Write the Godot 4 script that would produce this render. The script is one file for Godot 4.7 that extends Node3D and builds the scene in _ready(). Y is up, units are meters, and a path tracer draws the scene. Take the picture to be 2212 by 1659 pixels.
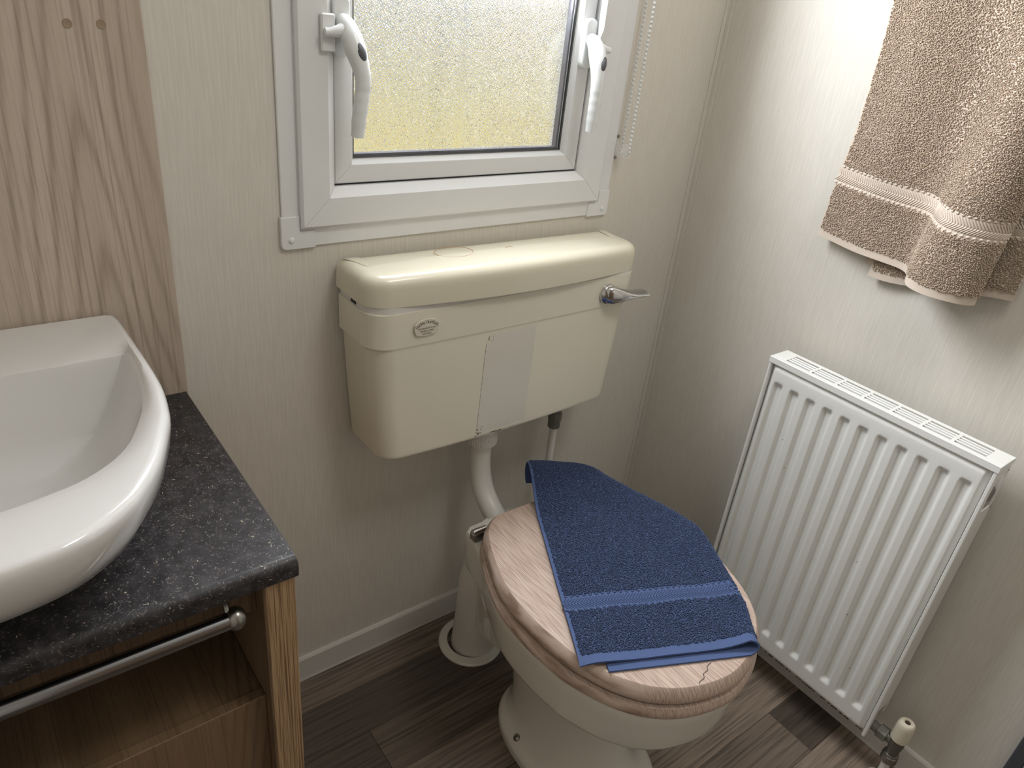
extends Node3D
# Small caravan bathroom: back wall is z = 0, right wall is x = 0, floor is y = 0, metres.

# ---------------------------------------------------------------- mesh builder
class MB:
	var v := PackedVector3Array()
	var f := PackedInt32Array()
	func vert(p: Vector3) -> int:
		v.append(p)
		return v.size() - 1
	func tri(a: int, b: int, c: int) -> void:
		f.append(a); f.append(b); f.append(c)
	func quad(a: int, b: int, c: int, d: int) -> void:
		tri(a, b, c); tri(a, c, d)
	# turn the faces added since index s outwards (closed shape)
	func orient(s: int) -> void:
		var vol := 0.0
		if s >= f.size():
			return
		var o := v[f[s]]
		for i in range(s, f.size(), 3):
			vol += (v[f[i]] - o).dot((v[f[i + 1]] - o).cross(v[f[i + 2]] - o))
		if vol < 0.0:
			flip(s)
	func flip(s: int) -> void:
		for i in range(s, f.size(), 3):
			var t := f[i + 1]
			f[i + 1] = f[i + 2]
			f[i + 2] = t
	func orient_convex(s: int, c: Vector3) -> void:
		for i in range(s, f.size(), 3):
			var a := v[f[i]]
			var b := v[f[i + 1]]
			var d := v[f[i + 2]]
			if (b - a).cross(d - a).dot((a + b + d) / 3.0 - c) < 0.0:
				var t := f[i + 1]
				f[i + 1] = f[i + 2]
				f[i + 2] = t
	func box(lo: Vector3, hi: Vector3, b := 0.0) -> MB:
		var c := (lo + hi) / 2.0
		var h := (hi - lo) / 2.0
		b = minf(b, minf(h.x, minf(h.y, h.z)) * 0.95)
		var s := f.size()
		if b <= 0.0:
			var k := []
			for i in 8:
				k.append(vert(c + Vector3(h.x * (1 if i & 1 else -1), h.y * (1 if i & 2 else -1), h.z * (1 if i & 4 else -1))))
			for q in [[0, 1, 3, 2], [4, 5, 7, 6], [0, 1, 5, 4], [2, 3, 7, 6], [0, 2, 6, 4], [1, 3, 7, 5]]:
				quad(k[q[0]], k[q[1]], k[q[2]], k[q[3]])
		else:
			var id := {}
			for i in 8:
				var g := Vector3(1 if i & 1 else -1, 1 if i & 2 else -1, 1 if i & 4 else -1)
				for a in 3:
					var p := Vector3(g.x * (h.x - b), g.y * (h.y - b), g.z * (h.z - b))
					p[a] = g[a] * h[a]
					id[i * 3 + a] = vert(c + p)
			for a in 3:
				var m := 1 << a
				var n := 1 << ((a + 1) % 3)
				var o := 1 << ((a + 2) % 3)
				for e in [0, m]:
					quad(id[e * 3 + a], id[(e | n) * 3 + a], id[(e | n | o) * 3 + a], id[(e | o) * 3 + a])
				for e in [0, n]:
					for g in [0, o]:
						var x: int = e | g
						quad(id[x * 3 + (a + 1) % 3], id[x * 3 + (a + 2) % 3], id[(x | m) * 3 + (a + 2) % 3], id[(x | m) * 3 + (a + 1) % 3])
			for i in 8:
				tri(id[i * 3], id[i * 3 + 1], id[i * 3 + 2])
		orient_convex(s, c)
		return self
	# rings of equal count
	func loft(rings: Array, closed := true, cap0 := true, cap1 := true, oriented := true) -> MB:
		var s := f.size()
		var n: int = rings[0].size()
		var base := []
		for r in rings:
			base.append(v.size())
			for p in r:
				v.append(p)
		for j in rings.size() - 1:
			for i in (n if closed else n - 1):
				var k := (i + 1) % n
				quad(base[j] + i, base[j] + k, base[j + 1] + k, base[j + 1] + i)
		for e in [[0, cap0], [rings.size() - 1, cap1]]:
			if e[1] and closed:
				var c := Vector3.ZERO
				for p in rings[e[0]]:
					c += p
				var ci := vert(c / n)
				for i in n:
					var k := (i + 1) % n
					if e[0] == 0:
						tri(ci, base[0] + k, base[0] + i)
					else:
						tri(ci, base[e[0]] + i, base[e[0]] + k)
		if oriented:
			orient(s)
		return self
	func tube(path: Array, radius, seg := 12, caps := true) -> MB:
		var rings := []
		var up := Vector3.UP
		var t0: Vector3 = (path[1] - path[0]).normalized()
		if absf(t0.dot(up)) > 0.9:
			up = Vector3.RIGHT
		var nrm := t0.cross(up).normalized()
		for i in path.size():
			var a: Vector3 = path[maxi(i - 1, 0)]
			var b: Vector3 = path[mini(i + 1, path.size() - 1)]
			var t := (b - a).normalized()
			nrm = (nrm - t * nrm.dot(t)).normalized()
			var bn := t.cross(nrm)
			var r: float = radius[i] if radius is Array else radius
			var ring := []
			for k in seg:
				var q := TAU * k / seg
				ring.append(path[i] + nrm * cos(q) * r + bn * sin(q) * r)
			rings.append(ring)
		return loft(rings, true, caps, caps)
	# profile: array of Vector2(radius, along axis)
	func lathe(profile: Array, origin: Vector3, axis: Vector3, seg := 24, cap0 := true, cap1 := true) -> MB:
		var w := axis.normalized()
		var u := w.cross(Vector3.RIGHT if absf(w.x) < 0.9 else Vector3.UP).normalized()
		var t := w.cross(u)
		var rings := []
		for p in profile:
			var ring := []
			for k in seg:
				var q := TAU * k / seg
				ring.append(origin + w * p.y + (u * cos(q) + t * sin(q)) * p.x)
			rings.append(ring)
		return loft(rings, true, cap0, cap1)
	func ball(c: Vector3, r: Vector3, seg := 12, rows := 8) -> MB:
		var rings := []
		for j in range(1, rows):
			var a := PI * j / rows
			var ring := []
			for k in seg:
				var q := TAU * k / seg
				ring.append(c + Vector3(sin(a) * cos(q) * r.x, cos(a) * r.y, sin(a) * sin(q) * r.z))
			rings.append(ring)
		return loft(rings)
	# outline in the plane of two axes, pushed along a third, with rounded front edge
	func plate(outline: Array, origin: Vector3, ax: Vector3, ay: Vector3, depth: float, bevel := 0.0, steps := 3) -> MB:
		var az := ax.cross(ay).normalized()
		var rings := []
		var lv := [[0.0, 0.0]]
		if bevel > 0.0:
			lv.append([depth - bevel, 0.0])
			for k in range(1, steps + 1):
				var q := PI / 2 * k / steps
				lv.append([depth - bevel + sin(q) * bevel, (1.0 - cos(q)) * bevel])
		else:
			lv.append([depth, 0.0])
		for l in lv:
			var ring := []
			for p in inset(outline, l[1]):
				ring.append(origin + ax * p.x + ay * p.y + az * l[0])
			rings.append(ring)
		return loft(rings)
	static func inset(o: Array, d: float) -> Array:
		if d == 0.0:
			return o
		var area := 0.0
		var n := o.size()
		for i in n:
			area += o[i].cross(o[(i + 1) % n])
		var sg := 1.0 if area > 0.0 else -1.0
		var r := []
		for i in n:
			var a: Vector2 = (o[i] - o[(i - 1 + n) % n]).normalized()
			var b: Vector2 = (o[(i + 1) % n] - o[i]).normalized()
			var m := (Vector2(-a.y, a.x) + Vector2(-b.y, b.x)) * sg
			m = m.normalized() / maxf(0.4, m.normalized().dot(Vector2(-a.y, a.x) * sg))
			r.append(o[i] + m * d)
		return r
	func xf(t: Transform3D) -> MB:
		for i in v.size():
			v[i] = t * v[i]
		return self
	func mesh(angle := 35.0) -> ArrayMesh:
		var nf := f.size() / 3
		var fn := PackedVector3Array()
		var fu := PackedVector3Array()
		fn.resize(nf)
		fu.resize(nf)
		var adj := []
		adj.resize(v.size())
		for i in v.size():
			adj[i] = PackedInt32Array()
		for i in nf:
			var n := (v[f[i * 3 + 1]] - v[f[i * 3]]).cross(v[f[i * 3 + 2]] - v[f[i * 3]])
			fn[i] = n
			fu[i] = n.normalized()
			for k in 3:
				adj[f[i * 3 + k]].append(i)
		var lim := cos(deg_to_rad(angle))
		var pv := PackedVector3Array()
		var pn := PackedVector3Array()
		pv.resize(nf * 3)
		pn.resize(nf * 3)
		for i in nf:
			for k in 3:
				var id := f[i * 3 + [0, 2, 1][k]]
				var s := Vector3.ZERO
				for j in adj[id]:
					if fu[j].dot(fu[i]) > lim:
						s += fn[j]
				pv[i * 3 + k] = v[id]
				pn[i * 3 + k] = s.normalized() if s.length_squared() > 0.0 else fu[i]
		var arr := []
		arr.resize(Mesh.ARRAY_MAX)
		arr[Mesh.ARRAY_VERTEX] = pv
		arr[Mesh.ARRAY_NORMAL] = pn
		var m := ArrayMesh.new()
		m.add_surface_from_arrays(Mesh.PRIMITIVE_TRIANGLES, arr)
		return m

# ---------------------------------------------------------------- scene helpers
var used := {}
func numbered(called: String) -> String:
	if not used.has(called):
		used[called] = 0
		return called
	used[called] += 1
	return "%s_%03d" % [called, used[called]]
func thing(called: String, label: String, category: String, at := Vector3.ZERO, group := "") -> Node3D:
	var o := Node3D.new()
	o.name = numbered(called)
	o.position = at
	o.set_meta("label", label)
	o.set_meta("category", category)
	if group:
		o.set_meta("group", group)
	add_child(o)
	return o
func structure(called: String, mesh: Mesh = null, m: Material = null) -> Node3D:
	var o: Node3D
	if mesh:
		var mi := MeshInstance3D.new()
		mi.mesh = mesh
		mi.material_override = m
		o = mi
	else:
		o = Node3D.new()
	o.name = called
	o.set_meta("kind", "structure")
	add_child(o)
	return o
func part(parent: Node3D, called: String, mesh: Mesh, m: Material, at := Vector3.ZERO, label := "") -> MeshInstance3D:
	var o := MeshInstance3D.new()
	o.name = called
	o.mesh = mesh
	o.material_override = m
	o.position = at
	if label:
		o.set_meta("label", label)
	parent.add_child(o, true)
	return o
func noise_tex(freq: float, sd: int, ramp: Array, size := 512, oct := 4, kind := FastNoiseLite.TYPE_SIMPLEX_SMOOTH) -> NoiseTexture2D:
	var n := FastNoiseLite.new()
	n.noise_type = kind
	n.frequency = freq
	n.seed = sd
	n.fractal_octaves = oct
	var t := NoiseTexture2D.new()
	t.width = size
	t.height = size
	t.seamless = true
	t.noise = n
	if ramp:
		var g := Gradient.new()
		var off := PackedFloat32Array()
		var col := PackedColorArray()
		for r in ramp:
			off.append(r[0])
			col.append(r[1])
		g.offsets = off
		g.colors = col
		t.color_ramp = g
	return t
func c8(r: int, g: int, b: int) -> Color:
	return Color(r / 255.0, g / 255.0, b / 255.0)
func mat(col: Color, rough := 0.5, metal := 0.0) -> StandardMaterial3D:
	var m := StandardMaterial3D.new()
	m.albedo_color = col
	m.roughness = rough
	m.metallic = metal
	return m
func tex_mat(t: Texture2D, rough: float, scale: Vector3, world := true) -> StandardMaterial3D:
	var m := mat(Color.WHITE, rough)
	m.albedo_texture = t
	m.uv1_triplanar = true
	m.uv1_world_triplanar = world
	m.uv1_triplanar_sharpness = 8.0
	m.uv1_scale = scale
	return m
func relief(m: StandardMaterial3D, t: Texture2D, cm: float) -> StandardMaterial3D:
	m.heightmap_enabled = true
	m.heightmap_texture = t
	m.heightmap_scale = cm
	return m
func spline(pts: Array, n: int) -> Array:
	# Catmull-Rom through the points
	var out := []
	for i in pts.size() - 1:
		var a = pts[maxi(i - 1, 0)]
		var b = pts[i]
		var c = pts[i + 1]
		var d = pts[mini(i + 2, pts.size() - 1)]
		for k in n:
			var t := float(k) / n
			out.append(0.5 * ((2.0 * b) + (c - a) * t + (2.0 * a - 5.0 * b + 4.0 * c - d) * t * t + (3.0 * b - a - 3.0 * c + d) * t * t * t))
	out.append(pts[-1])
	return out
func round_rect(x0: float, y0: float, x1: float, y1: float, r: float, seg := 5) -> Array:
	var o := []
	for c in [[x1 - r, y0 + r, -PI / 2], [x1 - r, y1 - r, 0.0], [x0 + r, y1 - r, PI / 2], [x0 + r, y0 + r, PI]]:
		for k in seg + 1:
			var q: float = c[2] + PI / 2 * k / seg
			o.append(Vector2(c[0] + cos(q) * r, c[1] + sin(q) * r))
	return o
# radius of a closed outline (Vector2) seen from a centre, at n even angles
func polar(outline: Array, c: Vector2, n: int) -> Array:
	var res := []
	for k in n:
		var q := TAU * k / n
		var d := Vector2(cos(q), sin(q))
		var best := 0.0
		for i in outline.size():
			var a: Vector2 = outline[i] - c
			var b: Vector2 = outline[(i + 1) % outline.size()] - c
			var e := b - a
			var den := d.cross(e)
			if absf(den) < 1e-9:
				continue
			var t := a.cross(e) / den
			var s := a.cross(d) / den
			if t > 0.0 and s >= -1e-6 and s <= 1.0 + 1e-6:
				best = maxf(best, t)
		res.append(c + d * best)
	return res
# half outline given as [z, half width] from back to front -> closed outline in (x, z)
func d_outline(half: Array, xc: float, smooth := 4) -> Array:
	var pts := []
	for h in half:
		pts.append(Vector2(h[1], h[0]))
	var s := spline(pts, smooth)
	var o := []
	for p in s:
		o.append(Vector2(xc + p.x, p.y))
	for i in range(s.size() - 1, -1, -1):
		if s[i].x > 1e-4:
			o.append(Vector2(xc - s[i].x, s[i].y))
	return o
func at_y(outline: Array, y: float) -> Array:
	var r := []
	for p in outline:
		r.append(Vector3(p.x, y, p.y))
	return r

# ---------------------------------------------------------------- materials
var M := {}
func wood_image(w: int, h: int, sd: int, base: Color, dark: Color, light: Color, arch: float) -> ImageTexture:
	# long grain with a cathedral figure; u runs across the grain, v along it
	var n1 := FastNoiseLite.new()
	n1.seed = sd
	n1.frequency = 0.004
	n1.fractal_octaves = 3
	var n2 := FastNoiseLite.new()
	n2.seed = sd + 7
	n2.frequency = 0.05
	n2.fractal_octaves = 3
	var im := Image.create(w, h, false, Image.FORMAT_RGB8)
	for y in h:
		for x in w:
			var u := float(x) / w
			var along := float(y) / h
			var wob := n1.get_noise_2d(x * 0.9, y * 0.22)
			var q := absf(u - arch + wob * 0.05) * 6.0
			# arches round the heart, straight lines away from it
			var heart := 1.0 - smooth(0.45, 1.1, q)
			var d := sqrt(q * q + 0.02) - along * 1.4 + wob * 0.25
			var band := pow(0.5 + 0.5 * sin(d * 34.0), 4.0) * heart
			var line := n2.get_noise_2d(x * 6.0 + wob * 40.0, y * 0.035)
			var fine := n2.get_noise_2d(x * 9.0, y * 0.6 + 300.0)
			var tone := n1.get_noise_2d(x * 3.0 + wob * 60.0 + 900.0, y * 0.10)
			var k := clampf(0.40 * band + 0.95 * maxf(0.0, line - 0.10) + 0.22 * maxf(0.0, fine), 0.0, 1.0)
			var c := base.lerp(light, clampf(0.5 + tone * 0.9, 0.0, 1.0)).lerp(dark, k)
			im.set_pixel(x, y, c)
	return ImageTexture.create_from_image(im)
func granite_image() -> ImageTexture:
	var im := Image.create(1024, 1024, false, Image.FORMAT_RGB8)
	var n := FastNoiseLite.new()
	n.seed = 5
	n.frequency = 0.018
	n.fractal_octaves = 5
	for y in 1024:
		for x in 1024:
			var a := n.get_noise_2d(x, y) * 0.5 + 0.5
			im.set_pixel(x, y, c8(26, 25, 27).lerp(c8(62, 59, 62), clampf(a * 1.5 - 0.3, 0.0, 1.0)))
	var rng := RandomNumberGenerator.new()
	rng.seed = 11
	for i in 15000:
		var p := Vector2(rng.randf() * 1024, rng.randf() * 1024)
		var a := rng.randf() * TAU
		var bend := rng.randf_range(-0.25, 0.25)
		var n_steps := rng.randi_range(2, 9)
		var big := rng.randf() < 0.09
		var tone: Color = [c8(120, 116, 116), c8(150, 146, 140), c8(196, 186, 160), c8(104, 98, 102), c8(112, 92, 90)][rng.randi() % 5]
		if not big:
			tone = tone.lerp(c8(60, 58, 60), rng.randf_range(0.0, 0.65))
		for k in n_steps:
			im.set_pixel(int(p.x) & 1023, int(p.y) & 1023, tone)
			if big:
				im.set_pixel(int(p.x + 1) & 1023, int(p.y) & 1023, tone)
				im.set_pixel(int(p.x) & 1023, int(p.y + 1) & 1023, tone)
			p += Vector2(cos(a), sin(a))
			a += bend
	return ImageTexture.create_from_image(im)
func make_materials() -> void:
	var streak := noise_tex(0.03, 3, [[0.2, c8(209, 204, 194)], [0.5, c8(213, 208, 198)], [0.8, c8(217, 212, 203)]], 512, 4)
	var streak_h := noise_tex(0.035, 4, [], 512, 4)
	M.wall = relief(tex_mat(streak, 0.55, Vector3(18, 0.7, 18)), streak_h, 0.012)
	M.upvc = mat(c8(224, 225, 225), 0.38)
	relief(M.upvc, noise_tex(0.09, 9, [], 256, 3), 0.004)
	M.upvc.uv1_triplanar = true
	M.upvc.uv1_scale = Vector3(6, 6, 6)
	M.white_plastic = mat(c8(226, 229, 229), 0.28)
	M.skirt = mat(c8(205, 202, 196), 0.45)
	M.gasket = mat(c8(38, 41, 42), 0.6)
	M.spacer = mat(c8(84, 84, 92), 0.35, 0.3)
	M.button = mat(c8(84, 86, 92), 0.4)
	M.cistern = mat(c8(224, 219, 202), 0.22)
	M.cistern_lid = mat(c8(218, 212, 192), 0.2)
	M.tape = mat(c8(216, 212, 206), 0.5)
	M.dark = mat(c8(40, 40, 42), 0.8)
	M.china = mat(c8(222, 219, 210), 0.1)
	M.china.clearcoat_enabled = true
	M.china.clearcoat = 0.6
	M.china.clearcoat_roughness = 0.05
	M.basin = mat(c8(222, 221, 219), 0.12)
	M.basin.clearcoat_enabled = true
	M.basin.clearcoat = 0.6
	M.basin.clearcoat_roughness = 0.05
	M.pipe = mat(c8(224, 222, 216), 0.35)
	M.grey_plastic = mat(c8(112, 112, 104), 0.5)
	M.brass = mat(c8(112, 110, 100), 0.45, 0.6)
	M.chrome = mat(c8(205, 206, 208), 0.13, 1.0)
	M.rail_chrome = mat(c8(150, 150, 152), 0.18, 1.0)
	M.dull_chrome = mat(c8(150, 148, 144), 0.3, 1.0)
	M.radiator = mat(c8(230, 230, 226), 0.34)
	M.rad_inner = M.radiator
	M.rust = mat(c8(96, 74, 58), 0.9)
	M.clear = mat(Color(1, 1, 1, 0.12), 0.08)
	M.clear.transparency = BaseMaterial3D.TRANSPARENCY_ALPHA
	M.pane = mat(Color(1, 1, 1, 0.03), 0.0)
	M.pane.transparency = BaseMaterial3D.TRANSPARENCY_ALPHA
	M.stipple = mat(Color(1, 1, 1, 0.0), 0.05)
	M.stipple.refraction_enabled = true
	M.stipple.refraction_scale = 0.05
	M.stipple.uv1_triplanar = true
	M.stipple.uv1_scale = Vector3(2.6, 2.6, 2.6)
	relief(M.stipple, noise_tex(0.27, 21, [], 512, 2), 0.11)
	M.paper = mat(c8(214, 210, 200), 0.5)
	M.badge = mat(c8(212, 205, 190), 0.35)
	M.ink = mat(c8(78, 72, 64), 0.6)
	M.stain = mat(c8(176, 140, 96), 0.5)
	M.grime = mat(c8(70, 48, 38), 0.8)
	# woods
	var panel_tex := wood_image(512, 1024, 31, c8(186, 171, 156), c8(142, 126, 112), c8(204, 189, 174), 0.86)
	M.panel = mat(Color.WHITE, 0.5)
	M.panel.albedo_texture = panel_tex
	M.cab_wood = tex_mat(wood_image(384, 512, 77, c8(112, 90, 68), c8(78, 60, 44), c8(134, 110, 84), 0.5), 0.55, Vector3(2.4, 1.2, 2.4))
	M.ply = tex_mat(noise_tex(0.02, 41, [[0.2, c8(118, 90, 64)], [0.42, c8(166, 136, 102)], [0.55, c8(182, 154, 120)], [0.75, c8(140, 110, 80)]], 512, 3), 0.6, Vector3(34, 0.35, 3))
	var oak := noise_tex(0.028, 51, [[0.2, c8(148, 126, 112)], [0.38, c8(174, 152, 138)], [0.55, c8(194, 173, 159)], [0.85, c8(206, 187, 174)]], 1024, 5)
	M.oak = tex_mat(oak, 0.42, Vector3(26, 1.6, 0.5), false)
	for i in 4:
		var s: float = [1.0, 0.84, 1.16, 0.70][i]
		var base := c8(112, 100, 89)
		var tx := noise_tex(0.016, 60 + i, [[0.15, Color(base.r * 0.74 * s, base.g * 0.73 * s, base.b * 0.72 * s)], [0.45, Color(base.r * s, base.g * s, base.b * s)], [0.8, Color(base.r * 1.16 * s, base.g * 1.15 * s, base.b * 1.14 * s)]], 512, 5)
		var pm := tex_mat(tx, 0.42, Vector3(0.5, 8, 14))
		pm.uv1_offset = Vector3(0.31 * i, 0, 0.17 * i)
		M["plank%d" % i] = relief(pm, noise_tex(0.03, 70 + i, [], 256, 4), 0.01)
	M.granite = tex_mat(granite_image(), 0.42, Vector3(2.4, 2.4, 2.4))
	M.blue_cloth = mat(c8(72, 90, 132), 0.9)
	M.blue_pile = mat(Color.WHITE, 0.95)
	M.blue_pile.vertex_color_use_as_albedo = true
	M.beige_cloth = mat(c8(204, 190, 175), 0.9)
	M.beige_pile = mat(Color.WHITE, 0.95)
	M.beige_pile.vertex_color_use_as_albedo = true
	M.post = mat(c8(66, 70, 76), 0.5)
	M.straw = tex_mat(noise_tex(0.02, 81, [[0.2, c8(190, 164, 92)], [0.5, c8(206, 184, 108)], [0.8, c8(196, 186, 112)]], 256, 4), 0.9, Vector3(0.3, 0.3, 0.3))
	M.van = mat(c8(204, 210, 222), 0.5)
	M.van_glass = mat(c8(70, 78, 110), 0.15)

# ---------------------------------------------------------------- room
const WX := -0.553
func build_room() -> void:
	# back wall with the window opening
	var b := MB.new()
	b.box(Vector3(-1.68, -0.02, -0.05), Vector3(-0.825, 2.1, 0))
	b.box(Vector3(-0.281, -0.02, -0.05), Vector3(0.06, 2.1, 0))
	b.box(Vector3(-0.825, -0.02, -0.05), Vector3(-0.281, 0.916, 0))
	b.box(Vector3(-0.825, 1.768, -0.05), Vector3(-0.281, 2.1, 0))
	var wb := structure("wall_back", b.mesh(), M.wall)
	var pm := MB.new()
	pm.box(Vector3(-1.619, 0.60, 0.0), Vector3(-1.0085, 2.05, 0.0025), 0.0006)
	var am := pm.mesh(20)
	part(wb, "wood_panel", uv_front(am, -1.619, -1.0085, 0.60, 2.05), M.panel, Vector3.ZERO, "grey-brown wood-grain laminate panel")
	for p in [[-1.0827, 1.1485], [-1.0505, 1.1496]]:
		part(wb, "filled_screw_hole", MB.new().lathe([Vector2(0.0048, 0), Vector2(0.0045, 0.0007), Vector2(0.0025, 0.0003), Vector2(0.001, 0.0001)], Vector3(p[0], p[1], 0.0025), Vector3.BACK, 16).mesh(), mat(c8(150, 132, 110), 0.6))
	structure("wall_right", MB.new().box(Vector3(0, -0.02, 0), Vector3(0.05, 2.1, 1.95)).mesh(), M.wall)
	structure("wall_left", MB.new().box(Vector3(-1.68, -0.02, 0), Vector3(-1.62, 2.1, 1.95)).mesh(), M.wall)
	var wf := MB.new()
	wf.box(Vector3(-1.62, -0.02, 1.9), Vector3(-1.30, 2.1, 1.95))
	wf.box(Vector3(-0.62, -0.02, 1.9), Vector3(0.0, 2.1, 1.95))
	wf.box(Vector3(-1.30, 1.92, 1.9), Vector3(-0.62, 2.1, 1.95))
	structure("wall_front", wf.mesh(), M.wall)
	var dr := structure("door_1", MB.new().box(Vector3(-1.298, 0.004, 1.905), Vector3(-0.622, 1.918, 1.94), 0.002).mesh(), M.cab_wood)
	part(dr, "door_handle", MB.new().tube([Vector3(-0.70, 0.95, 1.905), Vector3(-0.70, 0.95, 1.86), Vector3(-0.72, 0.95, 1.855), Vector3(-0.81, 0.95, 1.855)], 0.008, 10).mesh(), M.chrome)
	structure("ceiling", MB.new().box(Vector3(-1.68, 2.1, -0.05), Vector3(0.06, 2.14, 1.95)).mesh(), mat(c8(232, 230, 226), 0.7))
	# corner bead and skirtings
	structure("trim_1", MB.new().box(Vector3(-0.0115, 0.058, 0.0), Vector3(-0.002, 2.1, 0.0022), 0.0008).box(Vector3(-0.0022, 0.058, 0.0), Vector3(0.0, 2.1, 0.0115), 0.0008).mesh(), M.wall)
	for s in [["baseboard_back", true], ["baseboard_right", false]]:
		var prof := [Vector2(0, 0.0005), Vector2(0.0105, 0.0005), Vector2(0.0105, 0.003), Vector2(0.0085, 0.008), Vector2(0.0075, 0.053), Vector2(0.005, 0.0568), Vector2(0, 0.0572)]
		var r0 := []
		var r1 := []
		for p in prof:
			if s[1]:
				r0.append(Vector3(-1.0125, p.y, p.x)); r1.append(Vector3(-p.x * 0.02, p.y, p.x))
			else:
				r0.append(Vector3(-p.x, p.y, 0.0)); r1.append(Vector3(-p.x, p.y, 1.9))
		structure(s[0], MB.new().loft([r0, r1]).mesh(25), M.skirt)
	# floor of vinyl planks, 99 mm wide, laid along x
	var fl := structure("floor", MB.new().box(Vector3(-1.68, -0.03, -0.05), Vector3(0.05, -0.0016, 1.95)).mesh(), M.dark)
	var rng := RandomNumberGenerator.new()
	rng.seed = 4
	var cuts := {1: [-0.808], 5: [-0.118], 0: [-0.35], 2: [-0.46, -1.1], 3: [-0.72], 4: [-0.95], 6: [-0.62], 7: [-0.3, -1.0]}
	var z0 := -0.0205
	for r in 20:
		var za := maxf(z0 + 0.0985 * r, 0.0)
		var zb := minf(z0 + 0.0985 * (r + 1), 1.9)
		var xs := [-1.62]
		var cs: Array = cuts.get(r - 1, [rng.randf_range(-1.3, -0.3)])
		cs = cs.duplicate()
		cs.sort()
		xs.append_array(cs)
		xs.append(0.0)
		for k in xs.size() - 1:
			var tone: int = (r * 5 + k * 3 + (r / 2)) % 4
			if r == 2:
				tone = [3, 1][k % 2]
			if r == 1:
				tone = 3
			if r == 3:
				tone = [1, 0, 1][k % 3]
			if r == 6:
				tone = [0, 3][k % 2]
			if r == 7:
				tone = [1, 2][k % 2]
			if r == 8:
				tone = 0
			part(fl, "plank", MB.new().box(Vector3(xs[k] + 0.0003, -0.0016, za + 0.0003), Vector3(xs[k + 1] - 0.0003, 0.0, zb - 0.0003), 0.0003).mesh(20), M["plank%d" % tone])
	# dark post at the right edge
	var po := thing("shower_post", "dark grey vertical post standing beside the beige wall near the radiator valve", "post", Vector3(-0.02, 0, 0.923))
	part(po, "post_profile", MB.new().box(Vector3(-0.012, 0, -0.01), Vector3(0.012, 1.95, 0.01), 0.002).mesh(), M.post)
	part(po, "seal_strip", MB.new().box(Vector3(-0.0125, 0, 0.010), Vector3(0.0125, 1.95, 0.018), 0.001).mesh(), mat(c8(120, 124, 126), 0.5))
func uv_front(am: ArrayMesh, x0: float, x1: float, y0: float, y1: float) -> ArrayMesh:
	var a := am.surface_get_arrays(0)
	var uv := PackedVector2Array()
	for p in a[Mesh.ARRAY_VERTEX]:
		uv.append(Vector2((p.x - x0) / (x1 - x0), 1.0 - (p.y - y0) / (y1 - y0)))
	a[Mesh.ARRAY_TEX_UV] = uv
	var m := ArrayMesh.new()
	m.add_surface_from_arrays(Mesh.PRIMITIVE_TRIANGLES, a)
	return m
# four mitred bars round a rectangle; profile points are (inset, z)
func mitred(parent: Node3D, called: String, x0: float, x1: float, y0: float, y1: float, prof: Array, m: Material, g := 0.00025) -> void:
	for side in 4:
		var r0 := []
		var r1 := []
		for p in prof:
			var d: float = p.x
			var a: Vector3
			var b: Vector3
			match side:
				0:
					a = Vector3(x0 + d + g, y0 + d, p.y); b = Vector3(x1 - d - g, y0 + d, p.y)
				1:
					a = Vector3(x1 - d, y0 + d + g, p.y); b = Vector3(x1 - d, y1 - d - g, p.y)
				2:
					a = Vector3(x1 - d - g, y1 - d, p.y); b = Vector3(x0 + d + g, y1 - d, p.y)
				3:
					a = Vector3(x0 + d, y1 - d - g, p.y); b = Vector3(x0 + d, y0 + d + g, p.y)
			r0.append(a)
			r1.append(b)
		part(parent, called, MB.new().loft([r0, r1]).mesh(25), m)
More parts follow.
